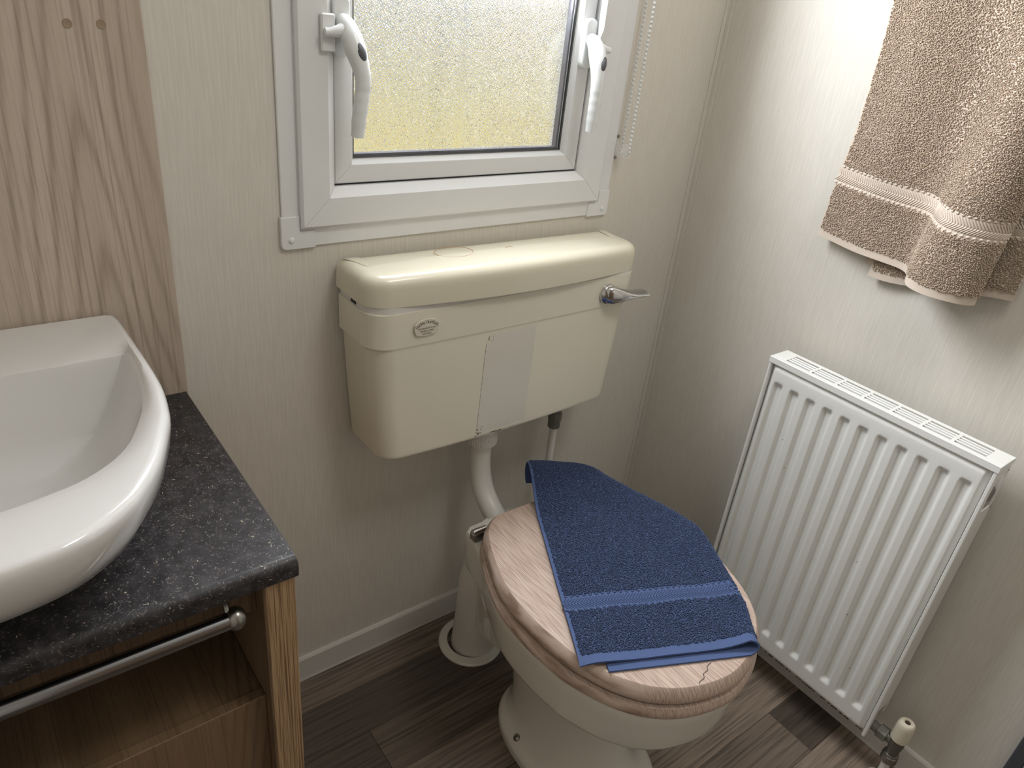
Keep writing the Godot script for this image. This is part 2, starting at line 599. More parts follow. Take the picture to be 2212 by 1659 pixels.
func build_window() -> void:
	var w := structure("window_1")
	# plastic trim strips with corner caps
	for s in [[-0.862, -0.8355, 0.878, 1.806], [-0.2705, -0.239, 0.878, 1.806], [-0.8355, -0.2705, 0.8768, 0.9055], [-0.8355, -0.2705, 1.7785, 1.8075]]:
		part(w, "cover_strip", MB.new().box(Vector3(s[0], s[2], 0), Vector3(s[1], s[3], 0.004), 0.0012).mesh(25), M.upvc)
	for c in [[-1, 0], [1, 0], [-1, 1], [1, 1]]:
		var L := []
		var pts := [Vector2(0, 0.006), Vector2(0.0018, 0.0018), Vector2(0.006, 0), Vector2(0.050, 0), Vector2(0.050, 0.0255), Vector2(0.0275, 0.0255), Vector2(0.0275, 0.0465), Vector2(0, 0.0465)]
		for p in pts:
			L.append(Vector2((p.x if c[0] < 0 else -p.x), (p.y if c[1] == 0 else -p.y)))
		var ox := -0.8645 if c[0] < 0 else -0.2368
		var oy := 0.8752 if c[1] == 0 else 1.8095
		var cap := part(w, "corner_cap", MB.new().plate(L, Vector3(ox, oy, 0), Vector3.RIGHT, Vector3.UP, 0.0062, 0.0012).mesh(25), M.upvc)
		part(cap, "screw_cover", MB.new().lathe([Vector2(0.0042, 0), Vector2(0.0042, 0.0012), Vector2(0.003, 0.0024), Vector2(0.001, 0.0027)], Vector3(ox + 0.0145 * -c[0], oy + (0.0135 if c[1] == 0 else -0.0135), 0.006), Vector3.BACK, 16).mesh(), M.white_plastic)
	mitred(w, "frame_bar", -0.8367, -0.2694, 0.9043, 1.78, [Vector2(0, -0.045), Vector2(0, 0.0095), Vector2(0.0025, 0.0125), Vector2(0.0035, 0.013), Vector2(0.0415, 0.013), Vector2(0.0428, 0.0122), Vector2(0.0545, 0.0002), Vector2(0.0545, -0.045)], M.upvc)
	mitred(w, "weather_seal", -0.7824, -0.3237, 0.9586, 1.7257, [Vector2(-0.001, -0.02), Vector2(-0.001, -0.006), Vector2(0.004, -0.006), Vector2(0.004, -0.02)], M.gasket, 0.0)
	mitred(w, "sash_bar", -0.7803, -0.3258, 0.9614, 1.7234, [Vector2(0, -0.042), Vector2(0, -0.004), Vector2(0.0012, -0.0024), Vector2(0.003, -0.002), Vector2(0.0245, -0.002), Vector2(0.0258, -0.0026), Vector2(0.0308, -0.0122), Vector2(0.0335, -0.0128), Vector2(0.0335, -0.042)], M.upvc)
	mitred(w, "glazing_seal", -0.7803, -0.3258, 0.9614, 1.7234, [Vector2(0.0325, -0.0165), Vector2(0.0325, -0.0120), Vector2(0.0346, -0.0138), Vector2(0.0346, -0.0165)], M.gasket, 0.0)
	var gx0 := -0.7803 + 0.033
	var gx1 := -0.3258 - 0.033
	var gy0 := 0.9614 + 0.033
	var gy1 := 1.7234 - 0.033
	part(w, "inner_pane", MB.new().box(Vector3(gx0, gy0, -0.0190), Vector3(gx1, gy1, -0.0165)).mesh(), M.pane, Vector3.ZERO, "clear inner pane of the double glazing")
	mitred(w, "spacer_bar", gx0, gx1, gy0, gy1, [Vector2(0.0, -0.0298), Vector2(0.0, -0.0192), Vector2(0.0040, -0.0192), Vector2(0.0040, -0.0298)], M.spacer, 0.0)
	part(w, "stippled_pane", MB.new().box(Vector3(gx0, gy0, -0.0340), Vector3(gx1, gy1, -0.0300)).mesh(), M.stipple, Vector3.ZERO, "frosted stippled outer pane")
	# striker wedges on the frame
	part(w, "striker", MB.new().box(Vector3(-0.8055, 1.1345, 0.0125), Vector3(-0.7868, 1.179, 0.0195), 0.0018).mesh(25), M.upvc)
	part(w, "striker", MB.new().loft([[Vector3(-0.3315, 1.166, 0.0128), Vector3(-0.317, 1.166, 0.0128), Vector3(-0.317, 1.166, 0.017), Vector3(-0.3315, 1.166, 0.017)], [Vector3(-0.3315, 1.188, 0.0128), Vector3(-0.313, 1.188, 0.0128), Vector3(-0.313, 1.188, 0.026), Vector3(-0.3315, 1.188, 0.026)], [Vector3(-0.3315, 1.245, 0.0128), Vector3(-0.313, 1.245, 0.0128), Vector3(-0.313, 1.245, 0.026), Vector3(-0.3315, 1.245, 0.026)]]).mesh(25), M.upvc)
	# two cockspur handles
	for h in [[-0.7735, -1.0], [-0.3415, 1.0]]:
		var hx: float = h[0]
		var sg: float = h[1]
		var hn := part(w, "handle", MB.new().plate(round_rect(-0.0118, -0.037, 0.0118, 0.037, 0.0105, 6), Vector3(hx, 1.1645, -0.002), Vector3.RIGHT, Vector3.UP, 0.0125, 0.003).mesh(30), M.white_plastic)
		var pth := []
		var sh := 0.010 if sg < 0.0 else 0.0
		for p in [[0.0, 1.172, 0.008], [0.001, 1.166, 0.020], [0.003, 1.153, 0.030], [0.006, 1.139, 0.037], [0.010, 1.122, 0.042], [0.0125, 1.106, 0.0445], [0.0115, 1.090, 0.0445], [0.0095, 1.072, 0.044], [0.0075, 1.054, 0.043], [0.006, 1.0345, 0.042]]:
			pth.append(Vector3(hx + p[0] * (1.0 if sg < 0.0 else -0.35), p[1], p[2]))
		var sp := spline(pth, 5)
		var rr := []
		var base_r := [0.0092, 0.0120, 0.0142, 0.0140, 0.0116, 0.0104, 0.0100, 0.0100, 0.0098, 0.0088]
		for i in sp.size():
			var q := float(i) / 5.0
			var i0 := mini(int(q), 8)
			var r: float = lerpf(base_r[i0], base_r[i0 + 1], q - i0)
			if q > 5.0 and q < 8.7:
				r += sin(q * TAU * 1.15) * 0.00025
			rr.append(r)
		part(hn, "lever", MB.new().tube(sp, rr, 16).mesh(60), M.white_plastic)
		var nose := spline([Vector3(hx, 1.163, 0.024), Vector3(hx + sg * 0.012, 1.160, 0.0255), Vector3(hx + sg * 0.022, 1.1585, 0.0255), Vector3(hx + sg * 0.030, 1.158, 0.0245)], 4)
		var nr := []
		for i in nose.size():
			nr.append(lerpf(0.0098, 0.0052, clampf(i / 9.0, 0, 1)))
		part(hn, "nose", MB.new().tube(nose, nr, 12).mesh(60), M.white_plastic)
		var bt := Transform3D(Basis(Vector3.BACK, 0.25 * -sg).rotated(Vector3.RIGHT, -0.35), Vector3(hx + (0.0075 if sg < 0 else -0.001), 1.1395, 0.0445))
		part(hn, "lock_button", MB.new().ball(Vector3.ZERO, Vector3(0.0078, 0.0148, 0.0080), 16, 10).xf(bt).mesh(60), M.button)
	# roller blind rolled up above the window, chain loop and clear safety clip
	var bl := thing("roller_blind", "rolled-up cream blind fixed above the frosted window", "blind", Vector3(-0.55, 1.83, 0.0))
	part(bl, "blind_roll", MB.new().lathe([Vector2(0.022, -0.31), Vector2(0.022, 0.31)], Vector3(0, 0.03, 0.045), Vector3.RIGHT, 24).mesh(), M.skirt)
	for sx in [-0.315, 0.315]:
		part(bl, "bracket", MB.new().box(Vector3(sx - 0.004, 0.0, 0.0), Vector3(sx + 0.004, 0.06, 0.07), 0.002).mesh(), M.white_plastic)
	var ch := thing("bead_chain", "white plastic bead chain hanging in a loop beside the window", "chain", Vector3(-0.2333, 0.996, 0.02))
	for s in [[Vector3(0.0, 0.006, 0.0125), 1.86 - 0.996, 0.0125, "front"], [Vector3(0.0028, 0.006, -0.0085), 1.86 - 0.996, -0.0085, "back"]]:
		var mb := MB.new()
		var y := 0.006
		while y < s[1]:
			mb.ball(Vector3(s[0].x, y, s[0].z), Vector3(0.0027, 0.0027, 0.0027), 8, 6)
			y += 0.0070
		mb.tube([s[0], Vector3(s[0].x, s[1], s[0].z)], 0.0006, 5)
		var st := part(ch, "bead_strand", mb.mesh(80), M.white_plastic)
		st.set_meta("kind", "stuff")
	var cb := MB.new()
	for k in 5:
		var q := PI + PI * (k + 0.5) / 5.0
		cb.ball(Vector3(0.0014, 0.002 + sin(q) * 0.010, 0.002 + cos(q) * 0.0105), Vector3(0.0024, 0.0024, 0.0024), 8, 6)
	var cbs := part(ch, "bead_bend", cb.mesh(80), M.white_plastic)
	cbs.set_meta("kind", "stuff")
	var cl := thing("chain_clip", "clear plastic safety clip with screws holding the blind chain", "clip", Vector3(-0.2345, 0.996, 0.0))
	part(cl, "back_plate", MB.new().box(Vector3(-0.006, -0.020, 0.0005), Vector3(0.006, 0.026, 0.0022), 0.0006).mesh(25), M.clear)
	part(cl, "guard", MB.new().box(Vector3(-0.0045, -0.012, 0.002), Vector3(-0.0033, 0.012, 0.034), 0.0005).box(Vector3(0.0045, -0.012, 0.002), Vector3(0.0057, 0.012, 0.034), 0.0005).mesh(25), M.clear)
	part(cl, "wheel", MB.new().lathe([Vector2(0.0075, -0.003), Vector2(0.006, 0.0), Vector2(0.0075, 0.003)], Vector3(0.0012, 0.002, 0.022), Vector3.RIGHT, 20).mesh(25), M.clear)
	for y in [-0.0155, 0.0215]:
		part(cl, "screw", MB.new().lathe([Vector2(0.0032, 0), Vector2(0.0030, 0.0011), Vector2(0.0012, 0.0018)], Vector3(0, y, 0.0022), Vector3.BACK, 14).mesh(), M.dull_chrome)
	# outside
	structure("ground_outside", MB.new().box(Vector3(-40, -0.75, -60), Vector3(40, -0.65, -0.3)).mesh(), M.straw)
	var van := thing("neighbouring_caravan", "pale caravan with a blue-grey window, blurred behind the frosted window", "caravan", Vector3(8.0, -0.65, -13.5))
	part(van, "body", MB.new().box(Vector3(-6.5, 0.45, -1.5), Vector3(6.5, 3.2, 1.5), 0.08).mesh(), M.van)
	part(van, "skirting", MB.new().box(Vector3(-6.4, 0.0, -1.4), Vector3(6.4, 0.45, 1.4)).mesh(), mat(c8(186, 186, 184), 0.7))
	for wx in [-4.4, 0.0, 4.0]:
		part(van, "window", MB.new().box(Vector3(wx - 1.1, 0.95, 1.49), Vector3(wx + 1.1, 1.95, 1.52), 0.02).mesh(), M.van_glass)

# ---------------------------------------------------------------- cistern
const CX := -0.510
# plan of the cistern at one level: half width, front z at the ends, bow in the middle, corner radius
func cistern_ring(y: float, hw: float, zf: float, bow: float, r: float, z0 := 0.006) -> Array:
	var o := []
	var n := 24
	for k in n + 1:   # front, left to right
		var u := -1.0 + 2.0 * k / n
		var x := u * (hw - r)
		o.append(Vector3(CX + x, y, zf + bow * (1.0 - u * u)))
	for k in range(1, 9):
		var q := PI / 2 * k / 8.0
		o.append(Vector3(CX + hw - r + sin(q) * r, y, zf - r + cos(q) * r))
	o.append(Vector3(CX + hw, y, z0 + 0.004))
	o.append(Vector3(CX + hw - 0.004, y, z0))
	o.append(Vector3(CX - hw + 0.004, y, z0))
	o.append(Vector3(CX - hw, y, z0 + 0.004))
	for k in range(8, 0, -1):
		var q := PI / 2 * k / 8.0
		o.append(Vector3(CX - hw + r - sin(q) * r, y, zf - r + cos(q) * r))
	return o
func tank_front(x: float, y: float) -> float:
	var lv := [[0.5445, 0.248, 0.1125, 0.008, 0.034], [0.551, 0.2505, 0.1145, 0.008, 0.035], [0.64, 0.2585, 0.1145, 0.0055, 0.036], [0.7395, 0.2655, 0.1148, 0.003, 0.037]]
	var z := 0.0
	for i in 3:
		if y >= lv[i][0] or i == 0:
			var t := clampf((y - lv[i][0]) / (lv[i + 1][0] - lv[i][0]), 0.0, 1.0)
			var zs := []
			for l in [lv[i], lv[i + 1]]:
				var u: float = (x - CX) / (l[1] - l[4])
				zs.append(l[2] + l[3] * (1.0 - u * u))
			z = lerpf(zs[0], zs[1], t)
	return z
func build_cistern() -> void:
	var c := thing("cistern", "cream plastic toilet cistern with a domed lid hung under the window", "cistern")
	var rings := []
	for l in [[0.5400, 0.238, 0.103, 0.008, 0.030], [0.5412, 0.2435, 0.1085, 0.008, 0.032], [0.5445, 0.248, 0.1125, 0.008, 0.034], [0.551, 0.2505, 0.1145, 0.008, 0.035], [0.64, 0.2585, 0.1145, 0.0055, 0.036], [0.7395, 0.2655, 0.1148, 0.003, 0.037], [0.7425, 0.2675, 0.1150, 0.003, 0.037], [0.7450, 0.2712, 0.1156, 0.003, 0.038], [0.7462, 0.2718, 0.1160, 0.003, 0.038], [0.80, 0.2725, 0.1165, 0.003, 0.038], [0.8012, 0.2718, 0.1160, 0.003, 0.038]]:
		rings.append(cistern_ring(l[0], l[1], l[2], l[3], l[4]))
	part(c, "tank", MB.new().loft(rings).mesh(32), M.cistern)
	part(c, "rim_tape", MB.new().loft([cistern_ring(0.7995, 0.2702, 0.1152, 0.003, 0.037, 0.008), cistern_ring(0.8145, 0.2702, 0.1152, 0.003, 0.037, 0.008)]).mesh(32), M.tape, Vector3.ZERO, "whitish sealing tape round the rim")
	# lid, slightly lifted at its left end
	var lr := []
	for l in [[0.0, 0.001], [0.0015, 0.0], [0.026, 0.0002], [0.0325, 0.0012], [0.0375, 0.0034], [0.0412, 0.0066], [0.0436, 0.0108], [0.0448, 0.0155], [0.0452, 0.021], [0.0454, 0.030]]:
		var ring := []
		var base := cistern_ring(0.0, 0.2755, 0.1150, 0.017, 0.040, 0.004)
		var flat := []
		for p in base:
			flat.append(Vector2(p.x, p.z))
		for p in MB.inset(flat, l[1]):
			var u: float = (p.x - CX) / 0.2755
			var w: float = (p.y - 0.004) / 0.125
			var dome: float = l[0] / 0.045
			ring.append(Vector3(p.x - CX, l[0] + dome * 0.006 * (1.0 - u * u), p.y))
		lr.append(ring)
	# close the top with a last ring along the ridge
	var ridge := []
	for p in lr[-1]:
		var u: float = p.x / 0.2755
		ridge.append(Vector3(p.x * 0.97, 0.0456 + 0.006 * (1.0 - pow(u * 0.97, 2.0)), 0.060))
	lr.append(ridge)
	var lid := part(c, "lid", MB.new().loft(lr, true, true, true).mesh(40), M.cistern_lid, Vector3(CX, 0.8075, 0.0))
	lid.rotation.z = -0.014
	# ring stain, small slot and specks on the lid
	var st := []
	for k in 40:
		var q := TAU * k / 40
		var p := Vector3(-0.098 + cos(q) * 0.033, 0.0, 0.052 + sin(q) * 0.024)
		var u := p.x / 0.2755
		p.y = 0.0453 + 0.006 * (1.0 - u * u)
		st.append(p)
	st.append(st[0])
	part(lid, "ring_stain", MB.new().tube(st, 0.0005, 5).mesh(), M.stain, Vector3.ZERO, "faint brown ring stain")
	part(lid, "button_slot", MB.new().tube([Vector3(-0.006, 0.0515, 0.064), Vector3(-0.002, 0.0516, 0.0605), Vector3(0.005, 0.0516, 0.0600), Vector3(0.010, 0.0515, 0.063)], 0.0006, 5).mesh(), M.stain)
	# torn place in the tape at the left
	part(c, "tape_tear", MB.new().box(Vector3(CX - 0.2712, 0.803, 0.048), Vector3(CX - 0.2700, 0.811, 0.064), 0.0003).mesh(), M.dark)
	# paper label with grimy edge
	var lp := MB.new()
	var cols := 8
	var rows := 14
	for r in rows + 1:
		for q in cols + 1:
			var y := lerpf(0.5475, 0.7370, r / float(rows))
			var xa := lerpf(-0.5835, -0.5765, r / float(rows))
			var xb := lerpf(-0.4805, -0.4745, r / float(rows))
			var x := lerpf(xa, xb, q / float(cols))
			if q == 0 and r == 0:
				x += 0.008
				y += 0.006
			lp.vert(Vector3(x, y, tank_front(x, y) + 0.0006))
	for r in rows:
		for q in cols:
			if r == rows - 1 and q == 0:
				continue
			var k := r * (cols + 1) + q
			lp.quad(k, k + 1, k + cols + 2, k + cols + 1)
	part(c, "paper_label", lp.mesh(40), M.paper, Vector3.ZERO, "faded whitish paper label")
	var rng := RandomNumberGenerator.new()
	rng.seed = 9
	var gr := MB.new()
	for i in 40:
		var t := i / 39.0
		var p := Vector3(lerpf(-0.5735, -0.53, t), 0.5478 + rng.randf() * 0.001, 0)
		if i < 18:
			p = Vector3(-0.5850 + rng.randf() * 0.012, 0.5655 - rng.randf() * 0.017, 0)
		p.z = tank_front(p.x, p.y) + 0.0006
		gr.ball(p, Vector3(rng.randf_range(0.0005, 0.0014), rng.randf_range(0.0004, 0.0010), 0.0004), 6, 4)
	for i in 14:
		var p := Vector3(-0.5832 + i * 0.00048, 0.568 + i * 0.0117, 0)
		p.z = tank_front(p.x, p.y) + 0.0006
		gr.ball(p, Vector3(0.0003, rng.randf_range(0.0006, 0.0022), 0.0003), 5, 4)
	for i in 12:
		var p := Vector3(-0.5755 + rng.randf() * 0.008, 0.7265 + rng.randf() * 0.009, 0)
		p.z = tank_front(p.x, p.y) + 0.0003
		gr.ball(p, Vector3(rng.randf_range(0.0003, 0.0008), rng.randf_range(0.0003, 0.0008), 0.0003), 5, 4)
	var grime := part(c, "glue_specks", gr.mesh(), M.grime)
	grime.set_meta("kind", "stuff")
	# badge
	var bo := []
	for p in spline([Vector2(-0.0215, -0.004), Vector2(-0.0205, 0.0035), Vector2(-0.012, 0.0095), Vector2(0.0, 0.0118), Vector2(0.012, 0.0095), Vector2(0.0205, 0.0035), Vector2(0.0215, -0.004), Vector2(0.0185, -0.0125), Vector2(0.013, -0.0152), Vector2(0.0, -0.0165), Vector2(-0.013, -0.0152), Vector2(-0.0185, -0.0125), Vector2(-0.0215, -0.004)], 4):
		bo.append(p)
	bo.pop_back()
	var bc := Vector3(-0.6925, 0.7765, 0.1182)
	var bd := part(c, "badge", MB.new().plate(bo, bc, Vector3.RIGHT, Vector3.UP, 0.0024, 0.0012).mesh(30), M.badge, Vector3.ZERO, "oval plastic instruction badge with dark print")
	var font := SystemFont.new()
	font.font_names = PackedStringArray(["Droid Sans"])
	var word := "Dudley Duoflush"
	var R := 0.0270
	var adv := {"D": 1.32, "u": 1.08, "d": 1.08, "l": 0.55, "e": 1.02, "y": 0.95, " ": 0.6, "o": 1.1, "f": 0.62, "s": 0.9, "h": 1.12}
	var total := 0.0
	for ch in word:
		total += adv[ch]
	var span := deg_to_rad(90.0)
	var a := PI / 2 + span / 2
	for ch in word:
		var da: float = span * adv[ch] / total
		var am := a - da / 2
		a -= da
		if ch == " ":
			continue
		var tm := TextMesh.new()
		tm.text = ch
		tm.font = font
		tm.font_size = 16
		tm.pixel_size = 0.00040
		tm.depth = 0.0002
		var lt := part(bd, "letter", tm, M.ink, bc + Vector3(cos(am) * R, -0.0205 + sin(am) * R, 0.0025))
		lt.rotation.z = am - PI / 2
	var yy := -0.0035
	for line in ["FOR REDUCED FLUSH", "DEPRESS LEVER", "AND HOLD"]:
		var tm := TextMesh.new()
		tm.text = line
		tm.font = font
		tm.font_size = 16
		tm.pixel_size = 0.000205
		tm.depth = 0.0002
		part(bd, "print_line", tm, M.ink, bc + Vector3(0, yy, 0.0025))
		yy -= 0.0043
	# chrome flush lever
	var lv := part(c, "flush_lever", MB.new().lathe([Vector2(0.0185, 0), Vector2(0.0185, 0.004), Vector2(0.0172, 0.006), Vector2(0.012, 0.0105), Vector2(0.005, 0.0135), Vector2(0.001, 0.0142)], Vector3(-0.3165, 0.7695, 0.1180), Vector3.BACK, 32).mesh(40), M.chrome, Vector3.ZERO, "chrome flush lever")
	var ar := []
	var keys := [[-0.3290, 0.0060, 0.0030, 0.1235], [-0.3240, 0.0145, 0.0062, 0.1255], [-0.3140, 0.0158, 0.0085, 0.1290], [-0.2980, 0.0112, 0.0105, 0.1335], [-0.2820, 0.0062, 0.0115, 0.1365], [-0.2660, 0.0032, 0.0118, 0.1385], [-0.2480, 0.0024, 0.0118, 0.1395], [-0.2380, 0.0020, 0.0110, 0.1398]]
	for k in keys:
		var ring := []
		for j in 16:
			var q := TAU * j / 16
			var hy: float = k[1] * signf(sin(q)) * pow(absf(sin(q)), 0.8)
			var hz: float = k[2] * signf(cos(q)) * pow(absf(cos(q)), 0.8)
			ring.append(Vector3(k[0], 0.7705 + hy - hz * 0.22 - (k[0] + 0.32) * 0.02, k[3] + hz))
		ar.append(ring)
	part(lv, "lever_arm", MB.new().loft(ar).mesh(50), M.chrome)
	part(lv, "screw_cap", MB.new().lathe([Vector2(0.0032, 0), Vector2(0.003, 0.0012), Vector2(0.001, 0.0016)], Vector3(-0.3105, 0.7795, 0.1262), Vector3(0.2, 0.6, 0.8), 14).mesh(), M.dull_chrome)

# ---------------------------------------------------------------- toilet
const TX := -0.504
const SEAT := [[0.2095, 0.0], [0.2095, 0.070], [0.2105, 0.088], [0.2187, 0.103], [0.231, 0.117], [0.242, 0.1255], [0.268, 0.1395], [0.294, 0.1505], [0.336, 0.166], [0.375, 0.1738], [0.42, 0.1755], [0.45, 0.1738], [0.485, 0.1695], [0.507, 0.1650], [0.554, 0.1465], [0.585, 0.1265], [0.604, 0.1085], [0.6215, 0.0835], [0.634, 0.055], [0.6425, 0.022], [0.6445, 0.0]]
const RIM := [[0.157, 0.0], [0.157, 0.092], [0.160, 0.106], [0.171, 0.1150], [0.21, 0.1205], [0.24, 0.1285], [0.268, 0.141], [0.294, 0.152], [0.336, 0.168], [0.375, 0.1765], [0.42, 0.1785], [0.45, 0.177], [0.485, 0.1730], [0.507, 0.1685], [0.554, 0.150], [0.585, 0.130], [0.604, 0.112], [0.6215, 0.087], [0.634, 0.058], [0.6425, 0.024], [0.6445, 0.0]]
func egg(y: float, hw: float, z0: float, z1: float, back: float, front: float, n: int) -> Array:
	var zm := z0 + (z1 - z0) * 0.5
	var b := (z1 - z0) * 0.5
	var r := []
	for k in n:
		var q := TAU * k / n
		var e := back if sin(q) < 0.0 else front
		var d := pow(pow(absf(cos(q)) / hw, e) + pow(absf(sin(q)) / b, e), -1.0 / e)
		r.append(Vector3(TX + cos(q) * d, y, zm + sin(q) * d))
	return r
func build_toilet() -> void:
	var n := 96
	var t := thing("toilet", "white ceramic toilet pan with a closed wood-effect seat and lid", "toilet", Vector3(TX, 0, 0.40))
	var off := -Vector3(TX, 0, 0.40)
	var rim := polar(d_outline(RIM, TX), Vector2(TX, 0.40), n)
	var rings := []
	# pedestal from the foot up
	for l in [[0.0, 0.112, 0.245, 0.575, 2.6, 2.2], [0.014, 0.113, 0.244, 0.576, 2.6, 2.2], [0.021, 0.1105, 0.246, 0.573, 2.6, 2.2], [0.026, 0.104, 0.25, 0.565, 2.6, 2.2], [0.034, 0.094, 0.255, 0.552, 2.5, 2.1], [0.055, 0.083, 0.255, 0.530, 2.4, 2.0], [0.09, 0.0765, 0.245, 0.512, 2.4, 2.0], [0.14, 0.076, 0.228, 0.503, 2.4, 2.0], [0.19, 0.083, 0.210, 0.508, 2.5, 2.0], [0.24, 0.104, 0.190, 0.532, 2.6, 2.0], [0.27, 0.126, 0.178, 0.560, 2.6, 2.0], [0.294, 0.146, 0.172, 0.586, 2.6, 2.0]]:
		rings.append(egg(l[0], l[1], l[2], l[3], l[4], l[5], n))
	# overhanging rim band
	for l in [[0.2985, 0.925], [0.3015, 0.960], [0.3065, 0.980], [0.315, 0.992], [0.335, 1.002], [0.362, 1.012], [0.3745, 1.016], [0.3815, 1.010], [0.3865, 0.992], [0.388, 0.90]]:
		var ring := []
		for k in n:
			var p: Vector2 = Vector2(TX, 0.40) + (rim[k] - Vector2(TX, 0.40)) * l[1]
			ring.append(Vector3(p.x, l[0], p.y))
		rings.append(ring)
	part(t, "pan", MB.new().loft(rings).mesh(45), M.china, off)
	for sx in [-1, 1]:
		var sc := part(t, "fixing_screw", MB.new().lathe([Vector2(0.0068, 0), Vector2(0.0062, 0.002), Vector2(0.0035, 0.0042), Vector2(0.001, 0.0046)], Vector3(TX + sx * 0.0965, 0.030, 0.352), Vector3(sx * 0.55, 0.83, 0), 16).mesh(), M.dull_chrome, off)
		part(sc, "cross_slot", MB.new().box(Vector3(-0.0022, 0.0036, -0.0005), Vector3(0.0022, 0.0050, 0.0005)).box(Vector3(-0.0005, 0.0036, -0.0022), Vector3(0.0005, 0.0050, 0.0022)).xf(Transform3D(Basis(Vector3.BACK, -sx * 0.585), Vector3(TX + sx * 0.0965, 0.030, 0.352))).mesh(), M.grime)
	# china outlet at the back and its collar
	var out := []
	for l in [[0.10, 0.055, 0.085, 0.155, 0.255], [0.16, 0.062, 0.09, 0.15, 0.26], [0.24, 0.074, 0.10, 0.145, 0.25], [0.31, 0.084, 0.115, 0.148, 0.23], [0.355, 0.086, 0.12, 0.155, 0.22]]:
		out.append(egg(l[0], l[1], l[2], l[4], 2.2, 2.2, 32))
	part(t, "outlet_body", MB.new().loft(out).mesh(45), M.china, off)
	part(t, "outlet_collar", MB.new().lathe([Vector2(0.052, 0), Vector2(0.058, 0.002), Vector2(0.058, 0.014), Vector2(0.052, 0.016)], Vector3(-0.512, 0.145, 0.196), Vector3(-0.35, 0, 1), 32).mesh(30), M.pipe, off)
	# seat and lid, grain along z in their own axes
	for s in [["seat", 0.3880, 0.4105, [[0.0, 0.007], [0.002, 0.0102], [0.006, 0.0115], [0.013, 0.0112], [0.0195, 0.0082], [0.0220, 0.0040], [0.0222, 0.0]]], ["lid", 0.4138, 0.440, [[0.0, 0.0035], [0.002, 0.0068], [0.006, 0.0084], [0.0125, 0.0080], [0.0195, 0.0052], [0.0250, 0.0014], [0.0262, 0.0]]]]:
		var rr := []
		var o := []
		for p in polar(d_outline(SEAT, TX), Vector2(TX, 0.42), n):
			o.append(p)
		for l in s[3]:
			var ring := []
			for p in MB.inset(o, -l[1]):
				ring.append(Vector3(p.x, s[1] + l[0], p.y) + off)
			rr.append(ring)
		part(t, s[0], MB.new().loft(rr).mesh(27), M.oak)
	for sx in [-1, 1]:
		var hg := part(t, "hinge", MB.new().lathe([Vector2(0.0055, -0.014), Vector2(0.0062, -0.0125), Vector2(0.0062, 0.0125), Vector2(0.0055, 0.014)], Vector3(TX + sx * 0.110, 0.4085, 0.197), Vector3.RIGHT, 18).mesh(30), M.chrome, off)
		part(hg, "hinge_foot", MB.new().box(Vector3(TX + sx * 0.110 - 0.011, 0.387, 0.184), Vector3(TX + sx * 0.110 + 0.011, 0.404, 0.201), 0.002).mesh(25), M.dull_chrome)
	# brown crack on the back ledge
	part(t, "crack", MB.new().tube([Vector3(-0.627, 0.340, 0.228), Vector3(-0.6265, 0.350, 0.219), Vector3(-0.622, 0.358, 0.206)], 0.0005, 5).mesh(), M.grime, off)
	# loose dark thread on the lid
	var th := thing("loose_thread", "thin dark twisted thread lying on the wood-effect toilet lid", "thread", Vector3(-0.537, 0.44, 0.624))
	var tp := []
	for k in 15:
		var q := k / 14.0
		tp.append(Vector3(0.0207 - 0.0425 * q + sin(q * 19.0) * 0.0016, 0.0005 + 0.0006 * absf(sin(q * 25.0)), -0.0080 + 0.0167 * q + cos(q * 17.0) * 0.0010))
	part(th, "strand", MB.new().tube(spline(tp, 3), 0.00035, 5).mesh(60), mat(c8(50, 46, 56), 0.9))
	# plastic soil pipe on the floor with its cover ring
	var sp := thing("soil_pipe", "fat off-white plastic soil pipe behind the toilet with a floor ring", "pipe", Vector3(-0.53, 0, 0.10))
	part(sp, "pipe", MB.new().lathe([Vector2(0.0475, 0.0), Vector2(0.0475, 0.02), Vector2(0.0485, 0.10), Vector2(0.052, 0.17), Vector2(0.050, 0.215), Vector2(0.040, 0.235)], Vector3(0.004, 0.0, 0.004), Vector3(0.02, 1, 0.06), 40).mesh(40), M.pipe)
	part(sp, "floor_ring", MB.new().lathe([Vector2(0.050, 0.0), Vector2(0.068, 0.0), Vector2(0.0685, 0.003), Vector2(0.066, 0.0062), Vector2(0.0515, 0.0085), Vector2(0.050, 0.007)], Vector3.ZERO, Vector3.UP, 48, false, false).mesh(30), M.china)
	# flush pipe
	var fp := thing("flush_pipe", "thick white plastic flush pipe curving from cistern to toilet pan", "pipe", Vector3(-0.524, 0.36, 0.10))
	var fo := -Vector3(-0.524, 0.36, 0.10)
	var path := spline([Vector3(-0.524, 0.541, 0.062), Vector3(-0.524, 0.50, 0.061), Vector3(-0.5235, 0.455, 0.061), Vector3(-0.5225, 0.415, 0.066), Vector3(-0.5215, 0.382, 0.082), Vector3(-0.521, 0.360, 0.108), Vector3(-0.5205, 0.347, 0.138), Vector3(-0.520, 0.342, 0.168)], 6)
	part(fp, "pipe", MB.new().tube(path, 0.0205, 28).mesh(60), M.pipe, fo)
	var nut := []
	for yv in [[0.541, 0.0235], [0.512, 0.0235], [0.508, 0.0285], [0.5065, 0.0290], [0.488, 0.0282], [0.4845, 0.0235]]:
		var ring := []
		for k in 80:
			var q := TAU * k / 80
			var rr: float = yv[1] + (0.0008 if k % 2 == 0 and yv[0] < 0.507 and yv[0] > 0.487 else 0.0)
			ring.append(Vector3(-0.524 + cos(q) * rr, yv[0], 0.062 + sin(q) * rr))
		nut.append(ring)
	part(fp, "ribbed_nut", MB.new().loft(nut).mesh(20), M.pipe, fo)
